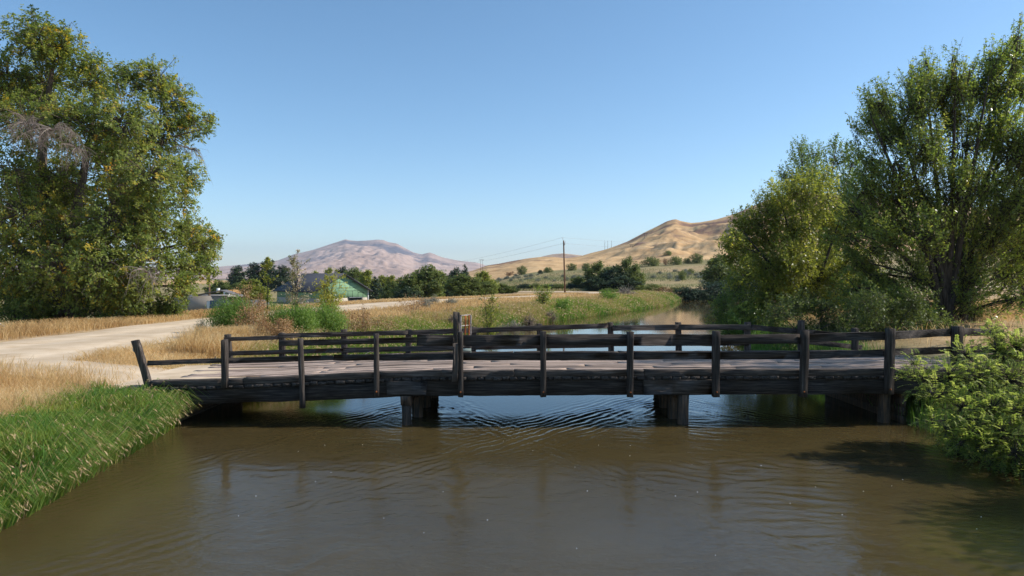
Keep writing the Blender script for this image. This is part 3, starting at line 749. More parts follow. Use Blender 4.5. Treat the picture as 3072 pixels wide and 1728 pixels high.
# pale house at the left, behind the pole
hz = float(ground_z(-46., 106.)) - .2
house = thing('pale_house', 'pale house with white garage door and shed roofed porch behind the elm', 'house', (-46.5, 106, hz))
b = MB(); b.box((-47.6, 107, (hz + .9) / 2), (7.4, 7, .9 - hz)); b.build('wall', siding('pale_siding', (.30, .265, .235)), house)
b = MB(); b.box((-45.3, 103.45, (hz - .0) / 2 + .05), (1.9, .12, -hz + .1)); b.build('garage_door', white_paint, house)
b = MB(); b.plank((-44.1, 104.2, 1.75), (-41.0, 104.2, .80), 2.6, .1, up=(0, 0, 1)); b.plank((-44.1, 104.2, 1.7), (-48.2, 104.2, .95), 2.6, .1); b.build('roof', siding('porch_roof', (.17, .16, .16)), house)
b = MB(); b.box((-44.6, 103.6, 1.7), (.4, .4, .7)); b.build('chimney', white_paint, house)
for xx in (-43.0, -41.4):
    b = MB(); b.box((xx, 102.6, (hz + .8) / 2), (.12, .12, .8 - hz)); b.build('porch_post', plain('brown_trim', (.16, .11, .08)), house)
b = MB(); b.box((-42.4, 104.6, (hz + .7) / 2), (2.2, .15, .7 - hz)); b.build('porch_wall', plain('dark_porch', (.07, .06, .05)), house)
shz = float(ground_z(-31., 78.)) - .3
shed = thing('grey_shed', 'low grey shed with shallow dark gable roof behind the green bush', 'shed', (-32.5, 77, shz))
sd = np.array([.93, .37]); sn = np.array([-sd[1], sd[0]]); sc_ = np.array([-32.5, 74.0])
def sp(a, l, z): q = sc_ + sd * l + (-sn) * (-a); return (q[0], q[1], z)
b = MB(); quadbox(b, [sp(0, 0, shz), sp(0, 5.5, shz), sp(0, 5.5, .25), sp(0, 0, .25)], -sn); quadbox(b, [sp(4, 0, shz), sp(0, 0, shz), sp(0, 0, .25), sp(2, 0, .98), sp(4, 0, .25)], -sd)
quadbox(b, [sp(0, 5.5, shz), sp(4, 5.5, shz), sp(4, 5.5, .25), sp(2, 5.5, .98), sp(0, 5.5, .25)], sd); quadbox(b, [sp(4, 5.5, shz), sp(4, 0, shz), sp(4, 0, .25), sp(4, 5.5, .25)], sn)
b.build('wall', siding('grey_siding', (.15, .135, .125)), shed)
for a0, a1, z0, z1 in ((-.3, 2, .2, 1.06), (2, 4.3, 1.06, .2)):
    p = np.array([sp(a0, -.3, z0), sp(a0, 5.8, z0), sp(a1, 5.8, z1), sp(a1, -.3, z1)]); v = np.concatenate([p + [0, 0, .1], p])
    b = MB(); b.add(v, [[[0, 1, 2, 3], [7, 6, 5, 4], [0, 4, 5, 1], [1, 5, 6, 2], [2, 6, 7, 3], [3, 7, 4, 0]]]); b.build('roof_slope', siding('shed_roof', (.13, .125, .13)), shed)
# small orange trailer beyond the shed
tz = float(ground_z(-52., 130.)); tq = P(692, 885, 128)
tr = thing('orange_trailer', 'small rounded orange trailer with white framed dark opening above the shed roof', 'trailer', (tq[0], tq[1], tz))
b = MB(); an = np.linspace(0, math.pi, 11)
ring = np.stack([np.cos(an) * 1.25, np.zeros(11), np.sin(an) * 1.0 + .45], 1); ring = np.r_[[[1.25, 0, -1.0]], ring, [[-1.25, 0, -1.0]]]
v = np.concatenate([ring * .82 + [tq[0], tq[1] - 1.2, tq[2] - .2], ring * .82 + [tq[0], tq[1] + 2.4, tq[2] - .2]]); k = len(ring)
b.add(v, [[list(range(k))], [list(range(2 * k - 1, k - 1, -1))], [[i, i + k, (i + 1) % k + k, (i + 1) % k] for i in range(k)]]); b.build('body', plain('orange_paint', (.42, .22, .06), .6), tr)
b = MB(); b.box((tq[0] - .25, tq[1] - 1.23, tq[2] + .1), (1.15, .06, 1.05)); b.build('opening_frame', white_paint, tr)
b = MB(); b.box((tq[0] - .2, tq[1] - 1.27, tq[2] + .05), (.8, .06, .8)); b.build('opening', glass_dark, tr)
b = MB(); b.box((tq[0], tq[1] + .4, (tz + tq[2] - 1.0) / 2 + .1), (2.0, 2.6, max(.3, tq[2] - 1.1 - tz))); b.build('chassis', plain('dark_chassis', (.04, .04, .04)), tr)
for s_ in (-1, 1):
    b = MB(); b.tube([(tq[0] + s_ * 1.0, tq[1] + .5, tz + .38), (tq[0] + s_ * 1.2, tq[1] + .5, tz + .38)], .38, 14); b.build('wheel', plain('tyre_rubber', (.03, .03, .03), .8), tr)

# parked white vehicles seen in slivers under the elm
def car(x, y, rz, label):
    z = float(ground_z(x, y)); c = thing('parked_car', label, 'car', (x, y, z), 'white cars under the elm')
    ca, sa = math.cos(rz), math.sin(rz)
    def w(p): p = np.array(p, float); return np.stack([x + p[:, 0] * ca - p[:, 1] * sa, y + p[:, 0] * sa + p[:, 1] * ca, z + p[:, 2]], 1)
    def loft(name, prof, hw, mat, tuck=.0):
        prof = np.array(prof, float); k = len(prof); b = MB()
        top = (prof[:, 1] > prof[:, 1].mean())
        L = np.stack([prof[:, 0], -hw + tuck * top, prof[:, 1]], 1); R = L * [1, -1, 1]
        b.add(w(np.r_[L, R]), [[list(range(k))], [list(range(2 * k - 1, k - 1, -1))], [[i, i + k, (i + 1) % k + k, (i + 1) % k] for i in range(k)]]); return b.build(name, mat, c)
    loft('body', [(-2.2, .3), (2.2, .3), (2.25, .6), (2.1, .85), (1.1, .95), (-1.9, 1.0), (-2.25, .85)], .88, white_paint)
    loft('cabin', [(1.0, .94), (.35, 1.42), (-1.0, 1.45), (-1.7, .98)], .8, white_paint, .12)
    loft('side_window', [(.75, .97), (.25, 1.36), (-.95, 1.38), (-1.35, 1.0)], .815, glass_dark, .12)
    loft('windscreen', [(1.03, .96), (.42, 1.39), (.36, 1.39), (.9, .96)], .7, glass_dark, .1)
    for xx in (-1.35, 1.4):
        for yy in (-.8, .8):
            b = MB(); b.tube(w([(xx, yy - .1, .32), (xx, yy + .1, .32)]), .32, 14); wh = b.build('wheel', plain('tyre', (.025, .025, .025), .8), c)
            b = MB(); b.tube(w([(xx, yy - .11, .32), (xx, yy + .11, .32)]), .19, 12); b.build('rim', metal_grey, wh)
car(-43.5, 57, .2, 'white car at the left edge of the picture beside the elm'); car(-37.5, 66, .1, 'white car half hidden behind the elm trunk')

# ------------------------------------------------------------------ poles and wires
pole_mat = noisemat('pole_wood', [(.3, (.10, .055, .032)), (.7, (.24, .14, .08))], (8, 8, .6), 2, 6, .85, .3)
up = on_terrain(1695, 879, 80, 125); upz = up[2]
pt = P(1690.6, 721.5, up[1])
pole = thing('utility_pole', 'tall brown wooden utility pole beside the dirt road bend', 'utility pole', up)
b = MB(); b.tube([up - [0, 0, .4], up * .7 + pt * .3, up * .35 + pt * .65, pt], [.15, .14, .125, .105], 12); b.build('shaft', pole_mat, pole)
b = MB(); b.tube([pt + [0, 0, 0], pt + [-.12, 0, .12], pt + [-.14, 0, .5]], [.025, .03, .05], 8); b.build('insulator', plain('grey_ceramic', (.5, .5, .52), .3), pole)
b = MB(); b.tube([pt + [.1, 0, -.4], pt + [.28, 0, -.35], pt + [.3, 0, -.15]], [.025, .03, .05], 8); b.tube([pt + [.2, -.05, -.75], pt + [.2, -.05, -.35]], [.07, .07], 10); b.build('cutout_switch', plain('grey_ceramic', (.5, .5, .52), .3), pole)
wire_mat = plain('wire', (.4, .4, .41), .5)
def wire(a, c, sag, label, r=.014):
    t = np.linspace(0, 1, 24)[:, None]; p = a + t * (c - a); p[:, 2] -= sag * 4 * (t * (1 - t))[:, 0]
    b = MB(); b.tube(p, r, 4); tag(b.build('power_line', wire_mat), label, 'power line', 'power lines at the utility pole')
wl_end = P(1180, 815, 260); wl_end2 = P(1300, 800, 330)
wire(pt + [-.14, 0, .5], wl_end + [0, 0, 1.4], 1.5, 'upper of two thin power lines sloping left from the utility pole', .013)
wire(pt + [-.1, 0, -.5], wl_end2, 1.0, 'lower of two thin power lines sloping left from the utility pole', .015)
wire(pt + [-.14, 0, .5], P(2120, 719, 240), 1.0, 'thin power line running right from the top of the utility pole', .011)
wire(pt + [.3, 0, -.5], P(2120, 735, 240), 1.0, 'thin power line running right from below the top of the utility pole', .010)

def hframe(pxs, ytop, ybase, d, label, bar=True):
    q0 = P(np.mean(pxs), ybase, d)
    h = thing('transmission_pole', label, 'transmission poles', q0, 'transmission poles on the dry hill')
    r = .00011 * d * 2.2
    for p in pxs:
        b = MB(); a_ = P(p, ybase + 1.5, d); c_ = P(p, ytop, d); zg = float(terr(a_[0], a_[1])); a_[2] = min(a_[2], zg - .5)
        b.tube([a_, c_], [r, r * .8], 6); b.build('pole_leg', plain('far_pole', (.12, .085, .07), .8), h)
    if bar:
        y = ytop + (ybase - ytop) * .03; w_ = (max(pxs) - min(pxs)) * .6 + 1
        b = MB(); b.plank(P(min(pxs) - w_, y, d) + [0, -r, 0], P(max(pxs) + w_, y, d) + [0, -r, 0], r * 1.6, r * 2); b.build('cross_arm', plain('far_pole', (.12, .085, .07), .8), h)
hframe((1442, 1448), 779, 808, 640, 'two leg transmission poles left of the low tan ridge')
hframe((1814, 1823, 1834), 722, 746, 905, 'three transmission poles together on the ridge of the dry hill', False)
hframe((1933, 1940), 699, 729, 760, 'two leg transmission poles high on the dry hill below its peak')
hframe((1891.5, 1896), 733, 768, 620, 'two leg transmission poles low on the dry hill')
fp = on_terrain(628, 934, 50, 110)
wp = thing('weathered_pole', 'bare weathered wooden pole beside the pale house', 'pole', fp)
b = MB(); b.tube([fp - [0, 0, .3], P(627.5, 824, fp[1])], [.17, .14], 10); b.build('shaft', pole_mat, wp)
# ------------------------------------------------------------------ vegetation
elm_mat = leafmat('elm_leaves', [(0, (.085, .125, .03)), (.4, (.20, .25, .058)), (.66, (.33, .345, .08)), (.82, (.54, .43, .07)), (1, (.60, .36, .07))], .5)
bank_tree_mat = leafmat('bank_tree_leaves', [(0, (.075, .115, .028)), (.5, (.18, .24, .054)), (.8, (.30, .335, .07)), (1, (.44, .40, .09))], .58, .33, .5)
lime_tree_mat = leafmat('yellow_green_leaves', [(0, (.105, .14, .028)), (.5, (.265, .29, .056)), (1, (.46, .42, .09))], .56, .38, .45)
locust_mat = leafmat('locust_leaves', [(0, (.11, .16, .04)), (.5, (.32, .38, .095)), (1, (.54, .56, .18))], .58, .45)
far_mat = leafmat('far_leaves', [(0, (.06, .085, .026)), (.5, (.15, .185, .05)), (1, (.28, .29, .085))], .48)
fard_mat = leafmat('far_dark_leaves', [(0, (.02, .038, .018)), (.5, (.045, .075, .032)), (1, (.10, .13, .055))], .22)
kochia_mat = leafmat('green_weed', [(0, (.065, .12, .022)), (.5, (.165, .265, .05)), (1, (.33, .39, .10))], .45)
rust_mat = leafmat('rust_weed', [(0, (.17, .09, .04)), (.5, (.37, .215, .095)), (1, (.54, .39, .21))], .25)
sage_mat = leafmat('sage_leaves', [(0, (.11, .115, .08)), (.5, (.23, .235, .165)), (1, (.38, .375, .28))], .15)
sagebrown_mat = leafmat('dry_sage_leaves', [(0, (.12, .08, .065)), (.5, (.24, .17, .135)), (1, (.37, .29, .23))], .15)
pale_mat = leafmat('pale_pink_leaves', [(0, (.13, .17, .05)), (.5, (.30, .28, .14)), (1, (.60, .48, .38))], .3)
grass_mat = leafmat('green_grass', [(0, (.06, .125, .024)), (.35, (.135, .25, .05)), (.6, (.27, .335, .07)), (.72, (.38, .36, .10)), (.85, (.46, .33, .17)), (1, (.56, .40, .25))], .35, .5, .25)
dry_mat = leafmat('dry_grass', [(0, (.30, .185, .085)), (.4, (.53, .36, .17)), (.75, (.70, .53, .28)), (1, (.80, .67, .43))], .42, .6, .15)


def unit(n):
    d = rng.normal(size=(n, 3)); return d / np.linalg.norm(d, axis=1)[:, None]


def foliage(lobes, dens, slen, srad, nleaf, L, W, upw=.2, outw=1.0, rndw=.5, droop=.0, tint0=.4, tsp=.13, tlf=.08, ysp=0, yval=.8, shell=(.55, 1.0), axw=None, center=None, flat=1.0, tgrad=0, gap=0.0, gs=.5, fanfrom=None):
    """sprays of leaves filling a set of lobes (x,y,z,r[,ry]); returns the leaf builder and the spray starts and ends"""
    lobes = np.asarray(lobes, float)
    cnt = np.maximum(3, (lobes[:, 3] ** 2 * dens).astype(int))
    idx = np.repeat(np.arange(len(lobes)), cnt); n = len(idx)
    d = unit(n); c = lobes[idx, :3]; r = lobes[idx, 3]
    rr = r * rng.uniform(shell[0], shell[1], n)
    dd = d * np.array([1, 1, flat])
    end = c + dd * rr[:, None]
    if gap:
        g_ = fbm((end[:, 0] + end[:, 2] * .6) * gs, (end[:, 2] - end[:, 1] * .7) * gs, 5.5, 2); th_ = np.quantile(g_, gap)
        k_ = (g_ > th_) | (rng.uniform(0, 1, n) < .22); idx, d, c, r, rr, end = idx[k_], d[k_], c[k_], r[k_], rr[k_], end[k_]; n = len(idx)
    if fanfrom is not None:
        fd = end - np.array(fanfrom); fd /= np.linalg.norm(fd, axis=1)[:, None]; fd[:, :2] *= 1.35
        d = d * .35 + fd * 1.3
    e = d * outw + np.array([0, 0, upw]) + rng.normal(0, rndw, (n, 3)); e /= np.linalg.norm(e, axis=1)[:, None]
    ln = slen * rng.uniform(.6, 1.35, n)
    st = end - e * (ln * .6)[:, None]
    k = np.maximum(2, (nleaf * rng.uniform(.55, 1.4, n)).astype(int)); j = np.repeat(np.arange(n), k); m = len(j)
    t = rng.uniform(0, 1, m)
    pos = st[j] + e[j] * (ln[j] * t)[:, None] + rng.normal(0, 1, (m, 3)) * (srad * (1.1 - .6 * t))[:, None]
    pos[:, 2] -= droop * ln[j] * t * t
    cen = lobes[:, :3].mean(0) if center is None else np.array(center)
    out = pos - (lobes[idx[j], :3] * .6 + cen * .4); out /= np.linalg.norm(out, axis=1)[:, None] + 1e-6
    tn = tint0 + rng.normal(0, tsp, n) + tgrad * (lobes[idx, 2] - cen[2])
    if ysp: tn = np.where(rng.uniform(0, 1, n) < ysp, yval + rng.normal(0, .06, n), tn)
    tl = np.clip(tn[j] + rng.normal(0, tlf, m), 0, 1)
    b = MB(); b.leaves(pos, out, L, W, tl, axis=None if axw is None else e[j] * axw)
    tips = st + e * ln[:, None]; tips[:, 2] -= droop * ln
    return b, st, tips, idx


def limbs(mb, stems, lobes, r0, sag=.1, ns=6, rmin=.012):
    """curved limbs from the nearest lower stem point to every lobe centre"""
    allp = np.concatenate([np.asarray(s_[0], float) for s_ in stems]); allr = np.concatenate([np.broadcast_to(np.asarray(s_[1], float), (len(s_[0]),)) for s_ in stems])
    for lb in lobes:
        c = np.array(lb[:3]); dv = c - allp
        cost = np.linalg.norm(dv, axis=1) + 2.5 * np.clip(allp[:, 2] - c[2] + .3 * np.linalg.norm(dv[:, :2], axis=1), 0, None)
        i = int(np.argmin(cost)); a = allp[i]
        m1 = a * .6 + c * .4 + np.array([0, 0, sag * np.linalg.norm(c - a)]) + rng.normal(0, .05, 3) * np.linalg.norm(c - a)
        t = np.linspace(0, 1, 8)[:, None]
        p = (1 - t) ** 2 * a + 2 * t * (1 - t) * m1 + t * t * c
        ra = min(allr[i] * .7, r0 * lb[3] * .06 + rmin)
        mb.tube(p, np.linspace(ra, max(rmin, ra * .35), 8), ns, .5)


def stem(pts, r):
    pts = np.asarray(pts, float); s = np.linspace(0, 1, len(pts)); t = np.linspace(0, 1, max(8, len(pts) * 3))
    q = np.stack([np.interp(t, s, pts[:, i]) for i in range(3)], 1)
    q[1:-1] = (q[:-2] + q[1:-1] * 2 + q[2:]) / 4
    return q, np.interp(t, np.linspace(0, 1, len(r)), r)


def tree(name, label, cat, base, stems, lobes, mat, barkm, r0=1.0, tw=.010, twn=.6, group=None, ns=6, **kw):
    th = thing(name, label, cat, base, group)
    st_ = [stem(p, r) for p, r in stems]
    tb = MB()
    for p, r in st_: tb.tube(p, r, 10)
    limbs(tb, st_, lobes, r0, ns=ns)
    b, a, e, idx = foliage(lobes, **kw)
    lo = np.asarray(lobes)[idx, :3]
    pick = rng.uniform(0, 1, len(a)) < twn
    tb.twigs((lo * .75 + a * .25)[pick], a[pick], tw * 1.5, tw * .9); tb.twigs(a[pick], e[pick], tw * .9, tw * .35)
    tb.build('trunk', barkm, th, smooth=True)
    b.build('crown', mat, th)
    return th


def LP(rows, d0, jit=0.0, depth=1.0):
    """lobes given as (column, row, radius in photo pixels[, depth]) -> world lobes"""
    out = []
    for r in rows:
        d = r[3] if len(r) > 3 else d0 + rng.uniform(-jit, jit)
        p = P(r[0], r[1], d); out.append((p[0], p[1], p[2], r[2] * d / F))
    return out


# big elm at the left
E = 47.0
el = LP([(120, 120, 95), (190, 150, 80), (30, 240, 100), (150, 250, 120), (290, 240, 90), (400, 240, 75), (480, 240, 70), (530, 300, 66), (580, 365, 48), (628, 355, 28), (622, 390, 24), (90, 380, 130, 44), (240, 380, 120, 43), (380, 370, 110, 43), (500, 400, 95),
         (40, 520, 110, 43), (190, 540, 120, 48), (330, 530, 110, 43), (450, 530, 100, 42), (545, 520, 65), (545, 600, 55), (70, 640, 110, 41.5), (210, 700, 120, 45), (330, 660, 110, 42), (450, 660, 100, 43), (560, 690, 60), (595, 720, 60), (620, 745, 45), (645, 715, 28),
         (50, 790, 100, 42), (180, 800, 110, 41), (310, 800, 105, 41), (430, 790, 100, 42), (540, 800, 75, 44), (600, 800, 50), (110, 880, 75, 43), (320, 880, 75, 42), (430, 870, 70, 42), (540, 860, 55, 43), (20, 890, 70, 44), (230, 860, 70, 42),
         (-90, 300, 130), (-120, 500, 140), (-110, 700, 140), (-90, 840, 100), (-220, 420, 140), (-240, 640, 150), (-200, 800, 110),
         (150, 330, 130, 52), (350, 450, 130, 52), (150, 600, 140, 52), (400, 650, 120, 52), (250, 800, 120, 52)], E, 2.0)
eb = np.array([(195 - CX) / F * E, E, 1.0])
est = [([eb + [-.7, 0, -.4], eb + [-.6, 0, 1.2], eb + [-1.2, .2, 4], eb + [-2, .5, 9], eb + [-1.6, .5, 14], eb + [-.5, 0, 18]], [.85, .6, .5, .38, .22, .08]),
       ([eb + [.8, -.2, -.4], eb + [.9, -.2, 1.2], eb + [1.8, -.2, 4], eb + [3.6, 0, 8], eb + [5, 0, 11], eb + [6.5, .3, 13.4]], [.75, .55, .45, .33, .2, .07]),
       ([eb + [-.3, .3, .6], eb + [-.2, .5, 4], eb + [.8, .6, 9], eb + [1.8, .5, 14]], [.5, .42, .3, .1]),
       ([eb + [-1.2, 0, 2], eb + [-4, 0, 6], eb + [-7, .5, 9]], [.35, .28, .12])]
elm = tree('elm_tree', 'huge bushy elm with yellowing leaves left of the dirt road', 'tree', eb, est, el, elm_mat, bark, r0=2.3, tw=.017, twn=.8,
           gap=.24, gs=.55, dens=36, slen=1.05, srad=.125, nleaf=34, L=.175, W=.095, upw=-.05, outw=.8, rndw=.6, droop=.35, tint0=.40, tsp=.17, tlf=.09, ysp=.05, yval=.8, shell=(.4, 1.05))
# bare dead twigs hanging in the crown
dl = np.array(LP([(60, 420, 90, 40), (140, 440, 95, 39.5), (210, 470, 50, 39.5), (560, 480, 60, 46), (420, 860, 70, 39)], 40))
for (x_, y_, z_, r_), n_ in zip(dl, (150, 190, 70, 70, 60)):
    b = MB(); c0 = np.array([x_, y_ + .8, z_ + r_ * .6]); hubs = []
    for k in range(9):
        an = k * 2.4 + rng.uniform(-.4, .4); e_ = c0 + np.array([math.cos(an) * r_ * rng.uniform(.5, 1.1), math.sin(an) * r_ * .4 - .5, rng.uniform(-.5, .25) * r_]); m_ = (c0 + e_) / 2 + [0, 0, .25 * r_]
        t_ = np.linspace(0, 1, 7)[:, None]; p_ = (1 - t_) ** 2 * c0 + 2 * t_ * (1 - t_) * m_ + t_ * t_ * e_
        b.tube(p_, np.linspace(.03, .012, 7), 5); hubs.append(p_[2:])
    hubs = np.concatenate(hubs); a_ = hubs[rng.integers(0, len(hubs), n_)]; d_ = rng.normal(0, .5, (n_, 3)) + [0, 0, -.8]
    m_ = a_ + d_ * rng.uniform(.4, 1.0, (n_, 1)); b.twigs(a_, m_, .010, .005, .06)
    k_ = rng.integers(0, n_, n_); b.twigs(m_[k_], m_[k_] + (rng.normal(0, .4, (n_, 3)) + [0, 0, -.4]) * .6, .005, .003)
    b.build('dead_branch', twig_mat, elm)


def shrub(name, label, pos, h, w, mat, nl, L, W, barkm=bark_grey, up_=.5, group=None, dens=40, tint0=.45, parts=True, lobn=7, shape=1.0, cat='shrub', srad=.06, sl=.3, axw=None, rndw=.5, shell=(.4, 1.05), tsp=.13):
    """small bush: a ring of lobes over a few stems"""
    pos = np.asarray(pos, float); lb = []
    for i in range(lobn):
        an = i * 2.4; q = math.sqrt((i + .3) / lobn)
        r = w * rng.uniform(.2, .3) * (1.15 - .3 * q)
        lb.append((pos[0] + math.cos(an) * q * (w / 2 - r * .8), pos[1] + math.sin(an) * q * (w / 2 - r * .8), pos[2] + r * .7 + (h - r * 1.6) * (1 - q ** 1.6 * shape) * rng.uniform(.75, 1.0), r))
    lb = np.array(lb)
    b, st_, e_, idx = foliage(lb, dens=dens / (w * w) * 3.0, slen=sl, srad=srad, nleaf=nl, L=L, W=W, upw=up_, rndw=rndw, tint0=tint0, axw=axw, center=pos + [0, 0, h * .3], shell=shell, tsp=tsp)
    tb = MB(); n = len(lb)
    tb.twigs(np.repeat(pos[None], n, 0) + rng.normal(0, .04 * w, (n, 3)) * [1, 1, 0] - [0, 0, .1], lb[:, :3], .012 * w + .008, .006 * w + .004, .05)
    k = rng.uniform(0, 1, len(st_)) < .5
    tb.twigs(lb[idx, :3][k], e_[k], .004 * w + .003, .0015 * w + .001)
    if not parts:
        b.add(np.concatenate(tb.v), [np.concatenate(f) for f in tb.f.values()], .15)
        o = b.build(name, mat); return tag(o, label, cat, group)
    th = thing(name, label, cat, pos, group)
    tb.build('stems', barkm, th); b.build('foliage', mat, th)
    return th


def gpos(px, d): x = (px - CX) / F * d; return np.array([x, d, float(terr(x, d))])


# undergrowth below the elm
for (px, d, h, w, lab) in ((55, 43, 2.3, 3.4, 'dark shrub at the left edge under the elm'), (300, 43.5, 1.9, 3.4, 'dark shrub just right of the elm trunk'), (410, 43, 1.7, 3.2, 'olive shrub under the right side of the elm'), (505, 44, 1.6, 2.6, 'low olive shrub at the outer right foot of the elm'), (120, 46, 2.2, 3.0, 'dark shrub just left of the elm trunk')):
    shrub('undergrowth_shrub', lab, gpos(px, d), h, w, elm_mat, 16, .13, .07, tint0=.2, dens=170, srad=.1, sl=.5, group='shrubs under the elm')

# trees on the right bank
def fan(base, tops, r, d, mid=.35, dj=1.0):
    out = []
    for (px, py) in tops:
        t_ = P(px, py, d + rng.uniform(-dj, dj)); m1 = base + (t_ - base) * [mid * .75, mid * .75, mid]; m2 = base + (t_ - base) * [.66, .66, .68]
        out.append(([base + [rng.normal(0, .12), rng.normal(0, .12), -.4], m1, m2, t_], [r, r * .68, r * .42, r * .1]))
    return out
D1 = 33.0; rb = np.array([(2850 - CX) / F * D1, D1, float(terr((2850 - CX) / F * D1, D1))])
l1 = LP([(2640, 262, 20), (2600, 300, 20), (2770, 180, 20), (2720, 235, 24), (2850, 165, 20), (2905, 195, 26), (2965, 160, 22), (3010, 155, 24), (3050, 100, 22), (2560, 395, 24), (2625, 300, 38), (2610, 350, 52), (2655, 330, 48), (2640, 400, 62), (2700, 380, 62), (2760, 260, 62), (2770, 220, 40), (2745, 310, 62), (2810, 270, 55), (2850, 200, 40), (2865, 240, 62), (2850, 330, 70), (2920, 250, 62), (2965, 200, 42), (2985, 260, 70), (3040, 180, 62), (3050, 135, 38), (3080, 260, 90),
         (2600, 470, 62), (2680, 480, 72), (2770, 430, 82), (2880, 430, 92), (2980, 380, 92), (3070, 430, 92), (2590, 560, 62), (2660, 590, 82), (2760, 560, 92), (2870, 560, 102), (2980, 540, 102), (3080, 600, 102),
         (2540, 620, 60), (2530, 700, 62), (2560, 780, 62), (2600, 740, 70), (2640, 930, 60), (2760, 940, 55), (2930, 940, 50), (2580, 930, 55), (2690, 650, 80), (2580, 660, 60), (2660, 710, 82), (2760, 700, 92), (2870, 700, 102), (2980, 680, 102), (3070, 740, 92), (2640, 820, 70), (2730, 830, 82), (2930, 800, 82), (3040, 820, 72), (2830, 810, 80), (2700, 900, 60), (2770, 905, 60), (2620, 900, 55), (2920, 880, 55), (2850, 890, 50), (2560, 860, 55), (3060, 890, 50), (3200, 400, 130), (3200, 650, 130)], D1, 2.4)
s1 = fan(rb, [(2600, 330), (2690, 340), (2770, 240), (2860, 230), (2960, 230)], .2, D1) + fan(rb + [.7, .4, 0], [(2560, 620), (3040, 190), (2640, 480), (3060, 520), (2900, 300)], .17, D1)
tree('bank_tree', 'tall dark many stemmed tree leaning over the right end of the bridge', 'tree', rb, s1, l1, bank_tree_mat, bark_grey, r0=1.6, tw=.013, twn=.9, group='trees on the right bank',
     fanfrom=rb, gap=.28, gs=.9, dens=82, slen=1.3, srad=.085, nleaf=27, L=.14, W=.062, upw=.15, outw=1.0, rndw=.26, tint0=.55, tsp=.13, tlf=.1, shell=(.3, 1.08), axw=.9)
D2 = 41.0; rb2 = np.array([(2430 - CX) / F * D2, D2, float(terr((2430 - CX) / F * D2, D2))])
l2 = LP([(2340, 590, 60), (2300, 620, 50), (2400, 570, 62), (2450, 540, 50), (2480, 600, 62), (2250, 660, 50), (2215, 690, 45), (2195, 735, 40), (2185, 770, 28), (2235, 740, 52), (2300, 700, 72), (2390, 680, 82), (2480, 690, 82), (2550, 660, 62), (2290, 790, 75), (2380, 790, 82), (2480, 800, 82), (2560, 770, 72), (2230, 830, 58), (2320, 870, 72), (2420, 880, 82), (2520, 880, 82), (2600, 870, 72), (2280, 930, 50), (2400, 940, 55)], D2, 2)
tree('bank_tree', 'yellow green spreading tree left of the tall dark bank tree', 'tree', rb2, fan(rb2, [(2340, 600), (2440, 560), (2230, 700), (2520, 650), (2300, 760)], .17, D2) + fan(rb2 + [.5, .5, 0], [(2400, 640), (2560, 760), (2250, 830)], .13, D2), l2, lime_tree_mat, bark_grey, tw=.008, twn=.7, group='trees on the right bank',
     fanfrom=rb2, gap=.2, gs=.7, dens=84, slen=.95, srad=.10, nleaf=24, L=.14, W=.075, upw=.15, outw=1.0, rndw=.32, tint0=.5, tsp=.15, tlf=.1, shell=(.3, 1.08))
D3 = 56.0; rb3 = np.array([(2440 - CX) / F * D3, D3, float(terr((2440 - CX) / F * D3, D3))])
l3 = LP([(2345, 520, 22), (2355, 545, 36), (2395, 440, 26), (2400, 470, 44), (2385, 530, 48), (2440, 460, 36), (2430, 520, 48), (2500, 430, 24), (2505, 470, 44), (2540, 450, 28), (2560, 480, 44), (2470, 540, 54), (2540, 550, 54), (2600, 520, 46), (2420, 620, 70), (2520, 640, 70), (2600, 620, 60), (2470, 740, 75)], D3, 2)
tree('bank_tree', 'slender dark topped tree rising behind the yellow green tree', 'tree', rb3, fan(rb3, [(2350, 520), (2400, 450), (2505, 440), (2560, 470)], .2, D3), l3, bank_tree_mat, bark_grey, tw=.01, twn=.6, group='trees on the right bank',
     fanfrom=rb3, dens=34, slen=1.2, srad=.12, nleaf=22, L=.17, W=.085, upw=.25, outw=.9, rndw=.25, tint0=.3, tsp=.1, tlf=.1, shell=(.3, 1.08))
D4 = 38.0; rb4 = np.array([(3085 - CX) / F * D4, D4, float(terr((3085 - CX) / F * D4, D4))])
l4 = LP([(3040, 700, 80), (3110, 620, 100), (3050, 800, 70), (3120, 780, 100), (3060, 560, 80), (3160, 500, 120), (3010, 640, 60), (3180, 700, 120)], D4, 1.5)
tree('bank_tree', 'tree with a dark trunk cut off by the right edge of the picture', 'tree', rb4, fan(rb4, [(3060, 600), (3120, 500), (3040, 760)], .26, D4), l4, lime_tree_mat, bark_grey, tw=.008, group='trees on the right bank',
     dens=50, slen=.8, srad=.11, nleaf=18, L=.13, W=.065, upw=.6, outw=.7, rndw=.4, tint0=.35, shell=(.3, 1.05))
D5 = 21.5; rb5 = np.array([21.4, D5, float(terr(21.4, D5))])
l5 = [(21.4 + max(0, z - 11) * .55 + 3.3 * math.cos(a) * q, D5 + 2.6 * math.sin(a) * q, z, r) for a, q, z, r in ((3.0, 1, 9.2, 1.3), (2.2, .9, 11, 1.4), (4.0, .9, 10, 1.4), (0, .8, 10.5, 1.6), (1.2, .9, 9, 1.5), (5.2, .9, 8.5, 1.5), (3.1, .8, 13, 1.4), (.5, .6, 15, 1.5), (2.6, .3, 8.2, 1.5), (5.8, .5, 13, 1.5), (3.4, .5, 16, 1.3), (1.8, .5, 14, 1.4), (4.5, .6, 13.5, 1.4))]
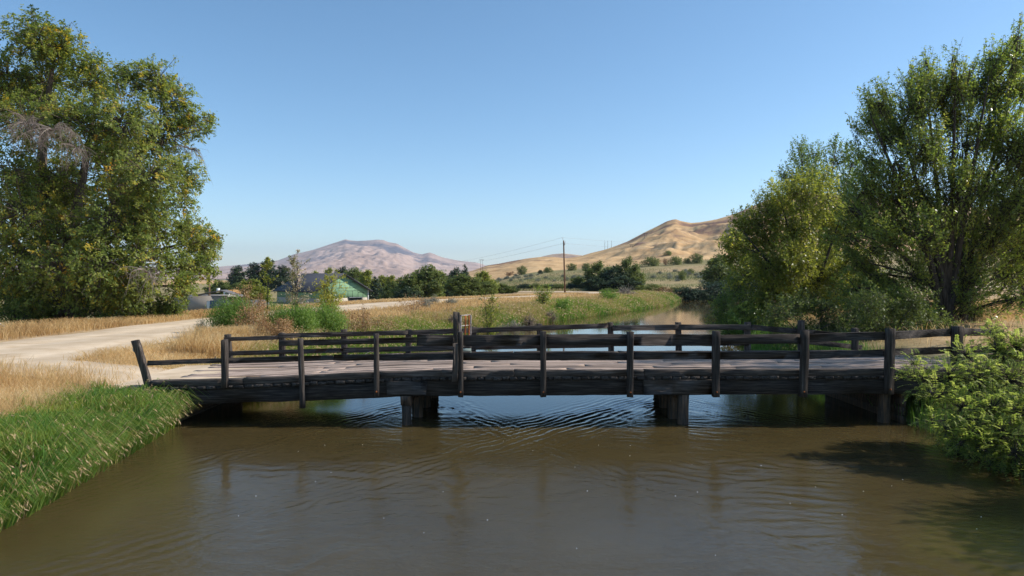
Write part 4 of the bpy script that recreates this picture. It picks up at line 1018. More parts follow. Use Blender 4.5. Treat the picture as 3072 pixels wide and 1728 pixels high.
tree('bank_tree', 'nearest bank tree whose leafy fringe enters at the upper right edge', 'tree', rb5, [([rb5 - [0, 0, .4], rb5 + [-.2, 0, 3], rb5 + [-.4, .2, 7], rb5 + [0, 0, 14]], [.24, .19, .13, .05])], l5, bank_tree_mat, bark_grey, tw=.007, twn=.7, group='trees on the right bank',
     dens=38, slen=.9, srad=.09, nleaf=22, L=.11, W=.055, upw=.5, outw=.8, rndw=.4, tint0=.45, shell=(.3, 1.08))
# willow scrub at the water's edge behind the far rail
for (rows, d, lab, nm) in (([(2170, 905, 42), (2210, 860, 50), (2160, 950, 40), (2230, 930, 60), (2190, 990, 45), (2290, 900, 50), (2290, 975, 55)], 40, 'low dark willow bush overhanging the canal beyond the railing', 'willow_bush'),
                       ([(2330, 940, 60), (2400, 920, 60), (2480, 930, 60), (2340, 1000, 50), (2420, 1000, 55), (2500, 1000, 55), (2560, 950, 55)], 29.5, 'thicket with leaves darkened for shade on the bank behind the middle right railing', 'bank_thicket'),
                       ([(2600, 910, 60), (2670, 920, 62), (2740, 915, 60), (2620, 980, 55), (2700, 985, 55), (2780, 970, 55), (2560, 990, 50), (2840, 985, 45)], 27.5, 'thicket with leaves darkened for shade left of the dark tree trunks behind the railing', 'bank_thicket')):
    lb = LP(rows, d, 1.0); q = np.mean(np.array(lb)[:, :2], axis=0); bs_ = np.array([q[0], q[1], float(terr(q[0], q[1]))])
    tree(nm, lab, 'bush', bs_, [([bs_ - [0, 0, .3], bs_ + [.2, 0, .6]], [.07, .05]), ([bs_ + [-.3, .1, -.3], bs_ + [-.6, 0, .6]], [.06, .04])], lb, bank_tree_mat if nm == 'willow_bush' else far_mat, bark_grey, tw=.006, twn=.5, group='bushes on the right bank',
         dens=130, slen=.5, srad=.08, nleaf=17, L=.10, W=.05, upw=.3, outw=.8, rndw=.5, tint0=.45 if nm == 'willow_bush' else .22, tsp=.14, shell=(.35, 1.05))  # thickets take a lower leaf tint that paints in the shade on them
# locust bush in the right foreground
D6 = 13.2
l6 = LP([(2985, 1000, 40, 15.63), (3000, 1060, 70, 15.39), (2900, 1065, 52, 15.17), (3060, 1040, 70, 15.27), (2745, 1090, 34, 14.56), (2770, 1140, 55, 14.46), (2850, 1130, 62, 14.50), (2940, 1140, 72, 14.46), (3040, 1140, 80, 14.26), (2820, 1190, 50, 13.85), (2890, 1225, 60, 13.60), (2980, 1230, 72, 13.48), (3060, 1240, 72, 13.24), (2800, 1265, 34, 13.30), (2845, 1290, 46, 13.20), (2920, 1310, 58, 13.00), (3010, 1320, 66, 12.80), (2890, 1355, 38, 12.90), (2960, 1385, 50, 12.70), (3050, 1400, 62, 12.50), (3120, 1200, 90, 13.61), (3130, 1350, 80, 12.60), (3120, 1060, 80, 15.09)], D6)
b6 = np.array([11.0, 14.6, float(ground_z(11.0, 14.6))])
l6 = [(x_, y_, z_ + max(0, .9 - z_) * .45, r_) for x_, y_, z_, r_ in l6]
l6 += [(11.6, 10.9, 1.9, .9), (11.4, 9.6, 1.5, .9), (12.6, 9.9, 2.9, 1.0), (12.9, 8.6, 2.6, 1.0), (11.9, 8.4, 1.7, .9), (13.0, 11.0, 4.2, 1.0), (13.2, 9.8, 4.4, 1.1), (12.6, 10.4, 3.2, 1.0), (13.6, 11.6, 3.6, 1.0), (12.4, 9.2, 2.6, .9)]  # unseen lobes past the right edge, added to shade the water
lb6 = np.array(l6)
loc = thing('locust_bush', 'bright feathery locust bush in the right foreground beside the bridge', 'bush', b6)
tb = MB(); st6 = [stem([b6 + [rng.normal(0, .2), rng.normal(0, .3), -.3], b6 * .5 + lb6[i, :3] * .5 + [0, 0, .15], lb6[i, :3]], [.03, .02, .008]) for i in range(len(lb6))]
for p, r in st6: tb.tube(p, r, 6)
b, st_, e_, idx = foliage(lb6, dens=520, slen=.01, srad=.001, nleaf=1, L=.01, W=.01, upw=.45, outw=.9, rndw=.5, shell=(.25, 1.08))
n = len(st_); ax = e_ - st_; ax /= np.linalg.norm(ax, axis=1)[:, None]
fl = rng.uniform(.16, .3, n); ax += np.array([0, 0, .15]); ax /= np.linalg.norm(ax, axis=1)[:, None]
sd = np.cross(ax, [0, 0, 1.]); sd /= np.linalg.norm(sd, axis=1)[:, None] + 1e-6
nn = np.cross(sd, ax); nn = nn + rng.normal(0, .25, (n, 3))
tsp_ = np.clip(.45 + rng.normal(0, .17, n) + .13 * (st_[:, 2] - 1.2), 0, 1)  # tint rises with height, painting the light on the top leaves
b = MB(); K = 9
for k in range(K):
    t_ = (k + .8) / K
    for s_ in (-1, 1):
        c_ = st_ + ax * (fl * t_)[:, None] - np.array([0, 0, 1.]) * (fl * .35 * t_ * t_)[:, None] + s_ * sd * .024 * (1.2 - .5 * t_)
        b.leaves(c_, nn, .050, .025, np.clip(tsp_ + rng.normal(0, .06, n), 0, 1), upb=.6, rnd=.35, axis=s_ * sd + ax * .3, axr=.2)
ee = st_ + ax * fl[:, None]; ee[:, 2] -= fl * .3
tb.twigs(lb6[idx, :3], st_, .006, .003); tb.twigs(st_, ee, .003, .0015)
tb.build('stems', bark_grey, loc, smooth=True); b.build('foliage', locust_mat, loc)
for (px, d, h, w, lab, mt) in ((3040, 13.4, .8, 1.6, 'low shaded bush trailing into the water below the locust bush', bank_tree_mat), (2900, 14.6, 1.1, 1.8, 'dense low bush between the locust bush and the bridge', locust_mat)):
    shrub('waterside_bush', lab, gpos(px, d) + [.25, 0, 0], h, w, mt, 14, .06, .028, tint0=.4, dens=420, srad=.04, sl=.28, lobn=9)

# weeds and saplings between the far railing and the road
def plume(name, label, px, d, h, w, mat, n, tint0=.45, L=.07, W=.018, lean=.0, group=None, cat='weed', stems=18, low=0.0):
    """upright feathery weed: stems rising from one root, leaves lying along them"""
    pos = gpos(px, d); th = thing(name, label, cat, pos, group)
    an = rng.uniform(0, 2 * math.pi, stems); q = np.sqrt(rng.uniform(0, 1, stems)); hh = h * np.sqrt(1 - .72 * q ** 2) * rng.uniform(.75, 1.08, stems)
    tip = pos + np.stack([np.cos(an) * q * w / 2 + lean * hh, np.sin(an) * q * w / 2, hh], 1)
    ro = pos + rng.normal(0, .05 * w, (stems, 3)) * [1, 1, 0] - [0, 0, .08]
    tb = MB(); tb.twigs(ro, tip, .010 * h ** .5, .003, -.05); tb.build('stems', bark_grey if mat is not rust_mat else twig_mat, th)
    j = rng.integers(0, stems, n); t_ = low + (1 - low) * np.sqrt(rng.uniform(.02, 1, n))
    c_ = ro[j] + (tip - ro)[j] * t_[:, None]; c_[:, 2] -= .1 * np.sin(t_ * math.pi) * hh[j] * .5
    sp = w * .085 * (.5 + np.sin(t_ * math.pi)); of = rng.normal(0, 1, (n, 3)); c_ = c_ + of * sp[:, None]
    c_[:, 2] = np.maximum(c_[:, 2], pos[2])
    out = c_ - pos - [0, 0, h * .2]; out /= np.linalg.norm(out, axis=1)[:, None]
    b = MB(); b.leaves(c_, out, L, W, np.clip(tint0 + rng.normal(0, .1, stems)[j] + rng.normal(0, .1, n), 0, 1), axis=of * .35 + np.array([0, 0, .9]) + (tip - ro)[j] / h * .5, axr=.35, upb=.1)
    b.build('foliage', mat, th); return th
plume('kochia_bush', 'round dark green weed bush left of the rust coloured weeds', 698, 30.5, 1.8, 2.3, kochia_mat, 19000, .38, .10, .022, stems=110, cat='weed bush', group='green weed bushes behind the railing')
plume('kochia_bush', 'feathery bright green weed bush right of the rust coloured weeds', 880, 29.5, 1.8, 2.1, kochia_mat, 19000, .5, .10, .022, stems=110, cat='weed bush', group='green weed bushes behind the railing')
plume('kochia_bush', 'widest bright green weed bush ending at the railing post under the sapling', 968, 31.5, 1.75, 2.4, kochia_mat, 19000, .55, .10, .022, stems=110, cat='weed bush', group='green weed bushes behind the railing')
plume('kochia_bush', 'small leafy green weed growing up among the rust coloured weeds', 825, 32, 1.9, 1.1, kochia_mat, 3000, .45, .09, .022, stems=24, cat='weed bush', group='green weed bushes behind the railing')
for (px, d, h, w, n, lab) in ((770, 29, 1.9, 1.7, 3600, 'tall rust coloured weed between the two green weed bushes'), (830, 27.5, 1.5, 1.5, 4000, 'low rust coloured weed in front of the bright green weed bush'), (745, 33.5, 2.6, 1.6, 3000, 'brownish green weed rising behind the round green bush'), (1040, 33, 1.6, 1.3, 900, 'sparse orange weed right of the widest green bush'), (1085, 34, 1.9, 1.1, 1100, 'thin orange weed before the barn door'),
                              (1240, 31, 1.2, 1.4, 900, 'spreading brownish weed left of the gauge board'), (1150, 36, 1.3, 1.5, 700, 'wispy tan weed in the dry grass before the dirt road'), (1005, 38, 1.3, 1.0, 500, 'thin reddish weed below the yellow green sapling'), (915, 36, 1.7, 1.2, 700, 'reddish weed at the foot of the pale sapling'), (1235, 48, 1.8, 2.0, 420, 'thin brown weed with pale stem before the dirt road')):
    plume('rust_weed', lab, px, d, h * .95, w * 1.1, rust_mat, int(n * 1.6), .52, .06 * max(1, d / 30), .03 * max(1, d / 30), stems=26, group='rust coloured weeds behind the railing', low=.15)

def sapling(label, px, d, top, w, mat, n, L=.09, W=.045, tint0=.5, nst=3, low=.25, tints=.15):
    pos = gpos(px, d); t_ = P(px, top, d); h = t_[2] - pos[2]; th = thing('sapling', label, 'sapling', pos, 'saplings between the railing and the road')
    tb = MB(); cs = []; ax = []
    for i in range(nst):
        tp = t_ + [rng.normal(0, w * .16), rng.normal(0, w * .16), -h * .12 * i * rng.uniform(.5, 1.2)]
        p, r = stem([pos + [rng.normal(0, .06), rng.normal(0, .06), -.2], pos * .55 + tp * .45 + [rng.normal(0, .07), 0, 0], tp], [.022 + .006 * h, .012 + .003 * h, .004]); tb.tube(p, r, 6)
        m = 34; k = rng.uniform(low, 1, m); a = np.stack([np.interp(k, np.linspace(0, 1, len(p)), p[:, c]) for c in range(3)], 1)
        dd = unit(m) * [1, 1, .2] + [0, 0, .75]; ln = (w * .62) * np.sin(np.clip((k - low) / (1 - low) * .86 + .14, 0, 1) * math.pi) ** .7 * rng.uniform(.5, 1.1, m)
        e = a + dd * ln[:, None]; tb.twigs(a, e, .006, .002); cs.append(np.stack([a, e], 1))
    cs = np.concatenate(cs); j = rng.integers(0, len(cs), n); t2 = np.sqrt(rng.uniform(.03, 1.05, n))[:, None]
    c_ = cs[j, 0] * (1 - t2) + cs[j, 1] * t2 + rng.normal(0, .035 * w, (n, 3)); out = c_ - (pos * .5 + t_ * .5); out /= np.linalg.norm(out, axis=1)[:, None]
    tl = rng.normal(0, tints, len(cs))[j]
    b = MB(); b.leaves(c_, out, L, W, np.clip(tint0 + tl + rng.normal(0, .1, n), 0, 1))
    tb.build('trunk', bark_grey, th, smooth=True); b.build('crown', mat, th); return th
sapling('slender sapling with pale pinkish leaves before the barn roof', 885, 33, 752, 1.3, pale_mat, 2000, .10, .05, .6)
sapling('thin green sapling with a bare pale trunk left of the pale sapling', 800, 33, 772, .8, lime_tree_mat, 800, .1, .05, .5, 1, .45)
sapling('bushy yellow green sapling covering the left half of the barn gable', 985, 40, 812, 1.8, lime_tree_mat, 2600, .11, .06, .75, 5, .2)
sapling('small dark green sapling beside the dirt road below the utility pole wires', 1470, 45, 868, 1.6, lime_tree_mat, 2200, .1, .05, .3, 4, .1)
sapling('narrow dark sapling on the bank left of the utility pole', 1632, 62, 855, 1.9, bank_tree_mat, 1800, .12, .06, .6, 5, .05)
plume('bank_weed', 'bright green leafy weed on the bank just below the utility pole', 1690, 62, 1.4, 1.9, kochia_mat, 2200, .45, .14, .05, stems=20, cat='weed')
plume('bank_weed', 'low leafy green weed on the bank right of the utility pole', 1830, 78, 1.2, 3.0, kochia_mat, 2000, .4, .16, .06, stems=24, cat='weed')
# sagebrush near
for (px, d, h, w, mt, lab) in ((603, 29, 1.0, .95, sage_mat, 'grey sagebrush beside the road end of the tall dry grass'), (1361, 44, .85, 1.0, sagebrown_mat, 'brown sagebrush on the bank just left of the gauge board'), (1440, 41, .85, 1.1, sagebrown_mat, 'brown sagebrush at the foot of the small dark green sapling'),
                              (1540, 49, .95, 1.5, sage_mat, 'silvery sagebrush left of the narrow dark sapling'), (1585, 52, 1.0, 1.7, sagebrown_mat, 'pinkish grey sagebrush behind the silvery one on the bank'), (1650, 57, .9, 1.2, sagebrown_mat, 'dark brown sagebrush at the foot of the narrow sapling'), (1500, 47, .8, 1.2, sage_mat, 'pale sagebrush closest to the small dark green sapling'),
                              (1880, 90, 1.3, 2.6, sage_mat, 'large silvery sagebrush where the road meets the far canal bank'), (1275, 58, .9, 1.3, sage_mat, 'grey sagebrush across the road before the bushy trees'), (1300, 64, .8, 1.1, sage_mat, 'small grey sagebrush right of the larger one across the road'), (1600, 48, .7, 1.3, sage_mat, 'low silvery sagebrush nearest the water among the bank sages'), (1355, 62, .7, 1.2, sage_mat, 'low grey sagebrush at the road edge below the green tree')):
    shrub('sagebrush', lab, gpos(px, d), h * (1.3 if d > 35 else 1), w * (1.35 if d > 35 else 1), mt, 16, .05, .016, twig_mat if mt is sage_mat else bark, up_=1.0, dens=260, srad=.035, sl=.2, axw=1.2, group='sagebrush on the canal bank', tint0=.6)

# far trees: prototypes, then copies
def proto_tree(name, label, cat, lobes, mat, kw, h=1.0, barkm=bark_grey, tr=.03):
    b0 = np.array([0., 0., 0.]); st_ = [([b0 - [0, 0, .06], b0 + [.01, 0, .3], b0 + [.0, .01, .75]], [tr, tr * .7, tr * .3])]
    return tree(name, label, cat, b0, st_, lobes, mat, barkm, r0=.5, tw=.0015, twn=.3, **kw)
def rl(n, rx, z0, z1, r0, r1, cone=0, seed=0):
    g = np.random.default_rng(seed); out = []
    for i in range(n):
        t_ = (i + .5) / n; z = z0 + (z1 - z0) * t_; rad = rx * ((1 - t_) if cone else math.sin(math.pi * (.2 + .72 * t_))); an = i * 2.4 + g.uniform(-.3, .3); q = g.uniform(.4, 1.0)
        out.append((math.cos(an) * rad * q, math.sin(an) * rad * q, z, (r0 + (r1 - r0) * t_) * g.uniform(.85, 1.15)))
    return out
kwr = dict(dens=3600, slen=.10, srad=.02, nleaf=10, L=.036, W=.026, upw=.3, outw=.8, rndw=.4, tint0=.5, tsp=.17, shell=(.45, 1.08))
PT = {}
FT = []
def far_tree(kind, px, top, d, wpx, label, group='trees beyond the road', cat='tree', z0=None):
    g = gpos(px, d)
    if z0 is not None: g[2] = z0
    zt = CH - (top - HY) / F * d; h = max(.5, zt - g[2] + .1); w = wpx / F * d
    FT.append((kind, g, h, w, label, group, cat))
DIM = {}
def place_far():
    made = {}
    spec = {'round': ('round_tree', rl(11, .36, .18, .88, .2, .15, 0, 1), far_mat, kwr), 'round2': ('round_tree', rl(13, .38, .12, .88, .19, .14, 0, 5), far_mat, dict(kwr, tint0=.38)),
            'dark': ('dark_tree', rl(11, .34, .16, .88, .19, .13, 0, 2), fard_mat, kwr), 'poplar': ('poplar_tree', rl(12, .20, .15, .93, .16, .08, 0, 3), fard_mat, dict(kwr, upw=1.0, tint0=.55)),
            'conifer': ('conifer_tree', rl(16, .34, .1, .97, .17, .045, 1, 4), fard_mat, dict(kwr, dens=2600, upw=-.1, tint0=.4)), 'light': ('light_tree', rl(12, .36, .15, .88, .18, .13, 0, 6), lime_tree_mat, dict(kwr, tint0=.42)),
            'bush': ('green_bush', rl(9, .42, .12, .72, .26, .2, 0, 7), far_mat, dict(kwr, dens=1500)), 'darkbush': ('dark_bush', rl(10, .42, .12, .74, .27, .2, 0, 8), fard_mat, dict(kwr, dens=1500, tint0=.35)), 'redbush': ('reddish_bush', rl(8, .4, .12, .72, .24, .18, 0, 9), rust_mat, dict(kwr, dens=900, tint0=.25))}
    for kind, g, h, w, label, group, cat in FT:
        nm, lobes, mat, kw = spec[kind]
        if kind not in made:
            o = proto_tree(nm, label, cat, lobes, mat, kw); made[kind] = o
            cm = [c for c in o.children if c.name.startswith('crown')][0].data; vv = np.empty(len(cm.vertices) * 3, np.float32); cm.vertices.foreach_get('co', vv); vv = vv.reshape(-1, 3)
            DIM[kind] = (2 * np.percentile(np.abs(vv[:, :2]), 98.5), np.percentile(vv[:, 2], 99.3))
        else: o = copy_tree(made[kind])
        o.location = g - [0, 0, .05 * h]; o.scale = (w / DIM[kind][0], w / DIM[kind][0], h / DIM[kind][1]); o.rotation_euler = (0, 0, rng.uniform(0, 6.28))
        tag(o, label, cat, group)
for a in (('poplar', 712, 797, 250, 60, 'leftmost dark poplar left of the barn'), ('poplar', 765, 788, 255, 62, 'dark poplar second from left behind the grey shed'), ('poplar', 805, 778, 255, 62, 'tallest dark poplar behind the thin green sapling'), ('poplar', 850, 796, 250, 60, 'dark poplar just left of the pale sapling'),
          ('light', 752, 838, 150, 105, 'rounded olive tree below the dark poplars'), ('round2', 662, 842, 180, 85, 'green tree right behind the weathered pole'), ('round', 712, 850, 165, 60, 'small green tree between the pole and the olive tree'), ('round2', 640, 852, 190, 60, 'green tree left behind the weathered pole'),
          ('light', 945, 813, 210, 52, 'pale green tree top over the left end of the barn ridge'), ('light', 985, 803, 230, 48, 'pale green tree top over the middle of the barn ridge'), ('dark', 1022, 800, 235, 62, 'dark tree top directly behind the barn peak'),
          ('round', 1062, 804, 195, 80, 'green tree behind the right roof slope of the barn'), ('light', 1098, 810, 180, 70, 'yellowish green tree above the right eave of the barn'), ('conifer', 1125, 830, 155, 70, 'dark conifer standing right of the barn'), ('light', 1150, 826, 215, 60, 'pale tree behind the dark conifer'), ('light', 1172, 826, 195, 50, 'pale tree right of the dark conifer'),
          ('round2', 1185, 846, 125, 80, 'dull green bush tree right of the barn conifer'), ('round', 1232, 822, 118, 105, 'wide green tree left of the tallest roadside tree'), ('round', 1285, 797, 120, 112, 'tallest pointed green tree on the roadside row'), ('light', 1322, 812, 175, 70, 'pale tree top behind the roadside row'), ('dark', 1215, 860, 112, 80, 'dark low tree below the wide green tree'),
          ('conifer', 1345, 838, 128, 62, 'dark conifer between the two green roadside trees'), ('dark', 1368, 804, 145, 72, 'dark tree with bare patches behind the right green tree'), ('conifer', 1395, 795, 150, 55, 'tall dark conifer behind the right green tree'),
          ('round', 1388, 825, 103, 105, 'bright green rounded tree at the right end of the roadside row'), ('light', 1447, 814, 110, 85, 'yellow green tree top at the right end of the row'), ('round', 1455, 845, 105, 85, 'bright green bush tree in front of the yellow green top'), ('round2', 1505, 852, 112, 75, 'low green bush at the end of the roadside row'), ('round2', 1535, 860, 114, 55, 'last low green bush before the side track')):
    far_tree(*a)
for i, (px, tp, w, lb_) in enumerate(((1572, 852, 60, 'leftmost dark bush of the low hedge behind the side track'), (1612, 851, 60, 'second bush of the low hedge behind the side track'), (1648, 854, 58, 'middle bush of the low hedge left of the utility pole'), (1680, 852, 55, 'hedge bush directly left of the utility pole'), (1715, 853, 58, 'hedge bush directly right of the utility pole'), (1748, 853, 60, 'hedge bush under the small meadow sapling'), (1775, 858, 50, 'right end bush of the low hedge'))):
    far_tree('bush' if i % 2 else 'darkbush', px, tp, 133 + i % 3, w, lb_, 'low hedge behind the side track', 'bush')
for a in (('round2', 1795, 784, 134, 95, 'left tree of the dark thicket right of the utility pole'), ('dark', 1835, 800, 130, 95, 'dark middle tree of the thicket right of the utility pole'), ('round2', 1882, 771, 131, 84, 'tall round topped tree of the thicket'), ('dark', 1860, 830, 126, 105, 'dark lower tree at the foot of the thicket'), ('dark', 1792, 832, 127, 80, 'dark lower tree at the left foot of the thicket'), ('round2', 1905, 830, 127, 70, 'loose tree at the right end of the thicket'), ('round', 1735, 831, 136, 52, 'small sapling like tree left of the thicket')):
    far_tree(*a, 'thicket right of the utility pole')
for a in (('bush', 1950, 852, 117, 85, 'olive bush at the canal bend right of the thicket'), ('redbush', 1990, 860, 113, 52, 'reddish bush at the canal bend'), ('bush', 2030, 862, 121, 66, 'green bush left of the shaded canal bushes'), ('bush', 1830, 866, 116, 60, 'low bright bush at the end of the dirt road')):
    far_tree(*a, 'bushes at the canal bend', 'bush')
for a in (('darkbush', 2068, 862, 112.5, 110, 'first deeply shaded bush overhanging the far canal bend', -.2), ('darkbush', 2140, 846, 114.8, 130, 'second deeply shaded bush at the far canal bend', -.2), ('darkbush', 2225, 826, 117, 140, 'third deeply shaded bush at the far canal bend', -.2), ('darkbush', 2340, 820, 119, 150, 'shaded bush half hidden behind the willow bush', -.2), ('darkbush', 2105, 872, 111.5, 90, 'low deeply shaded bush trailing into the water at the far canal bend', -.25), ('round2', 2158, 766, 128, 140, 'round green tree above the shaded canal bushes'), ('round', 2250, 770, 130, 110, 'green tree right of the round tree above the canal')):  # dark leaf colour of these bushes stands in for their shade
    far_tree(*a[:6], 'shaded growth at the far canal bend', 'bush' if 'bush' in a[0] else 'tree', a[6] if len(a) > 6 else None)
def hill_bush(kind, px, top, base, w, label, d0=140, d1=700, group='bushes on the far meadow', cat='bush'):
    g = on_terrain(px, base, d0, d1); h = (base - top) / F * g[1]
    FT.append((kind, g, max(.6, h), w / F * g[1], label, group, cat))
for a in (('bush', 1955, 769, 798, 58, 'wide green bush at the foot of the dry hill'), ('redbush', 1996, 774, 795, 18, 'bare reddish bush between the green hill foot bushes'), ('bush', 2028, 767, 794, 44, 'green bush right of the bare reddish bush'), ('bush', 2061, 772, 791, 26, 'small green bush in the middle of the hill foot row'), ('bush', 2091, 759, 790, 40, 'greyish tall bush at the right of the hill foot row'), ('bush', 2004, 751, 766, 26, 'lone small tree up on the dry hill slope'),
          ('bush', 1565, 796, 824, 32, 'round bush on the meadow far left of the utility pole'), ('bush', 1643, 801, 818, 32, 'low bush on the meadow left of the utility pole'), ('darkbush', 1621, 809, 821, 18, 'small dark bush beside the low meadow bush'), ('bush', 1716, 789, 812, 32, 'grey green bush on the meadow right of the utility pole'), ('bush', 1758, 788, 812, 30, 'green bush on the meadow left of the thicket'), ('redbush', 1530, 814, 827, 38, 'brown dead brush on the meadow edge'), ('bush', 2046, 809, 840, 24, 'bright narrow bush alone on the right meadow'), ('bush', 2071, 805, 824, 22, 'dark green bush on the right meadow near the round tree')):
    hill_bush(*a)
place_far()
# grey sagebrush dotting the meadow
sproto = [shrub('sagebrush', 'small grey sagebrush dotting the far green meadow', (0, 0, 0), .9, 1.6, sage_mat, 7, .13, .05, up_=.7, dens=110, srad=.08, sl=.3, parts=False, group='sagebrush on the far meadow', tint0=t_) for t_ in (.3, .45)]
spots = []
g2 = np.random.default_rng(12)
while len(spots) < 74:
    if g2.uniform() < .68: px, py = g2.uniform(1480, 1760), g2.normal(839, 6)
    else: px, py = g2.uniform(1960, 2120), g2.normal(830, 9)
    p = on_terrain(px, py, 140, 300)
    if abs(HY + (CH - p[2]) * F / p[1] - py) < 3: spots.append(p)
for i, p in enumerate(spots):
    o = sproto[i % 2] if i < 2 else sproto[i % 2].copy()
    if i >= 2: COL.objects.link(o)
    s_ = g2.uniform(.6, 1.5) * (1.0 if p[1] < 230 else 1.2); o.location = p - [0, 0, .1]; o.scale = (s_ * 1.1, s_ * 1.1, s_); o.rotation_euler = (0, 0, g2.uniform(0, 6.28))

# ------------------------------------------------------------------ grass (nobody could count it)
def scatter(n, x0, x1, y0, y1):
    return rng.uniform(x0, x1, n), rng.uniform(y0, y1, n)
def grass_obj(name, label, b, mat): tag(b.build(name, mat), label, 'grass', kind='stuff')
def clumpy(x, y, s, lo, hi): return sstep(lo, hi, fbm(x * s, y * s, 51, 3))
onroad = lambda x, y: pdist(x, y, RC)[0]
RWm = lambda y: np.interp(y, RC[:, 1], RW)

# lush near bank, left foreground
n = 60000; y = rng.uniform(4.5, 17.6, n); off = rng.uniform(-.35, 2.7, n); x = xL(y) + .25 - off
dist = off - .25
keep = rng.uniform(0, 1, n) < np.interp(dist, [-.4, 0, 1.0, 1.5, 2.1], [.4, .75, .75, .4, .03]); x, y, dist = x[keep], y[keep], dist[keep]; n = len(x)
z = np.maximum(ground_z(x, y), -.05) - .03
h = np.interp(dist, [0, .9, 1.8], [1.4, 1.05, .5]) * (.30 + .72 * fbm(x * 1.2, y * 1.2, 14, 3)) * rng.uniform(.5, 1.2, n)
dirx = np.where(dist < 1.0, .32, .08) * np.interp(y, [14, 17], [1, .2]); la = (fbm(x * 1.1, y * 1.1, 16, 3) - .5) * 7; lm = .12 + .5 * fbm(x * 1.6, y * 1.6, 17, 3) * rng.uniform(.3, 1.3, n)
lean = np.stack([dirx + np.cos(la) * lm + rng.normal(0, .22, n), -.15 + np.sin(la) * lm + rng.normal(0, .22, n)], 1) * (h / .6)[:, None]
lean *= np.minimum(1, .85 * h / (np.linalg.norm(lean, axis=1) + 1e-6))[:, None]
ti = np.clip(.40 + .32 * (fbm(x * 1.1, y * 1.1, 15, 3) - .5) * 2 + rng.normal(0, .11, n) + .26 * sstep(.9, 2.0, dist), 0, .72); ti = np.where(rng.uniform(0, 1, n) < np.interp(dist, [-.3, .3, 1, 2], [.14, .09, .04, .1]), rng.uniform(.7, .95, n), ti)
b = MB(); tip, dr = b.blades(np.stack([x, y, z], 1), h, rng.uniform(.013, .030, n), lean, ti, .95)
hd = rng.uniform(0, 1, n) < np.interp(dist, [-.3, .2, .9, 3], [.10, .07, .025, .01]); m = hd.sum()
dv = dr[hd] / (np.linalg.norm(dr[hd], axis=1)[:, None] + 1e-6)
stx = np.stack([x, y, z], 1)[hd]
tp = tip[hd] + np.array([.02, 0, .14]); b.twigs(stx, tp, .003, .002, .05, tint=.6)
for k in range(3):
    b.leaves(tp + dv * (.02 + .035 * k), dv, .075, .017, np.clip(.88 + rng.normal(0, .06, m), 0, 1), axis=dv * 2, axr=.25, rnd=.5)
grass_obj('bank_grass', 'lush green reed grass with tan seed heads on the near left bank', b, grass_mat)

# dry grass: left foreground, bridge approach, tall clumps, roadsides
def dry(n, x, y, hmin, hmax, wd, keep, tint0=.5, lean=.35, tv=.16, windx=-.05):
    k = rng.uniform(0, 1, n) < keep; x, y = x[k], y[k]; n = len(x); z = ground_z(x, y) - .02
    h = rng.uniform(hmin, hmax, n) * (.6 + .8 * fbm(x * .5, y * .5, 24, 3))
    ln = rng.normal(0, lean, (n, 2)) * h[:, None] + np.array([windx, 0]) * h[:, None]
    wdd = wd * np.clip(y / 20, .7, 6) if np.isscalar(wd) else wd[k]
    t_ = np.clip(tint0 + (fbm(x * .35, y * .35, 25, 3) - .5) * .6 + rng.normal(0, tv, n), 0, 1)
    return np.stack([x, y, z], 1), h, wdd * rng.uniform(.7, 1.3, n), ln, t_
b = MB()
n = 120000; x, y = scatter(n, -24, -8.6, 11.5, 27); bd_, _ = bank(x, y); rd = onroad(x, y); app = pdist(x, y, np.array([(-16.5, 20.5), (-14.5, 20.2), (-12.5, 19.8), (-8.9, 19.7)]))[0]
kp = sstep(.9, 1.7, bd_) * sstep(.85, 1.15, rd / RWm(y)) * np.where(app < 1.3, .05, 1) * (.3 + .7 * clumpy(x, y, .6, .35, .6))
P_ = list(dry(n, x, y, .2, .6, .011, kp, .52, .5)); P_[1] = P_[1] * np.where(P_[0][:, 1] > 19.5, .6, 1) * (.45 + 1.1 * fbm(P_[0][:, 0] * .8, P_[0][:, 1] * .8, 28, 3)); b.blades(*P_, .6)
n = 20000; x, y = scatter(n, -12.6, -8.3, 24.0, 30.5); bd_, _ = bank(x, y); rd = onroad(x, y)
kp = sstep(1.2, 2.2, bd_) * sstep(1.0, 1.2, rd / RWm(y)) * clumpy(x, y, .55, .30, .5)
b.blades(*dry(n, x, y, .45, .95, .012, kp * sstep(-12.6, -11.6, x), .66, .45, windx=.2), .7)
grass_obj('dry_grass', 'straw coloured dry grass around the left end of the bridge', b, dry_mat)
b = MB()
n = 110000; y = 28 + 85 * rng.uniform(0, 1, n) ** 1.5; x = np.interp(y, RC[:, 1], RC[:, 0]) + rng.uniform(-1, 22, n)
bd_, s_ = bank(x, y); rd = onroad(x, y)
kp = (bd_ > 2.0) * (s_ < 0) * sstep(1.0, 1.2, rd / RWm(y)) * (.3 + .7 * clumpy(x, y, .3, .35, .6)) * (x < xL(y))
b.blades(*dry(n, x, y, .2, .55, .012, kp, .42, .5), .6)
grass_obj('dry_grass', 'tan dry grass between the dirt road and the upper canal bank', b, dry_mat)
b = MB()
n = 70000; y = 14 + 96 * rng.uniform(0, 1, n) ** 1.2; x = np.interp(y, RC[:, 1], RC[:, 0]) - rng.uniform(2, 8.5, n)
rd = onroad(x, y); kp = sstep(1.0, 1.25, rd / RWm(y)) * np.where(y > 55, .5, 1)
P_ = list(dry(n, x, y, .2, .6, .013, kp, .45, .5)); P_[1] = P_[1] * np.interp(P_[0][:, 1], [35, 60], [1, .45]); b.blades(*P_, .6)
grass_obj('dry_grass', 'dry grass verge along the outer side of the dirt road', b, dry_mat)
b = MB()
n = 42000; y = 22 + 30 * rng.uniform(0, 1, n); x = xR(y) + rng.uniform(1.2, 24, n); kp = np.where(y < 33, .12, .9)
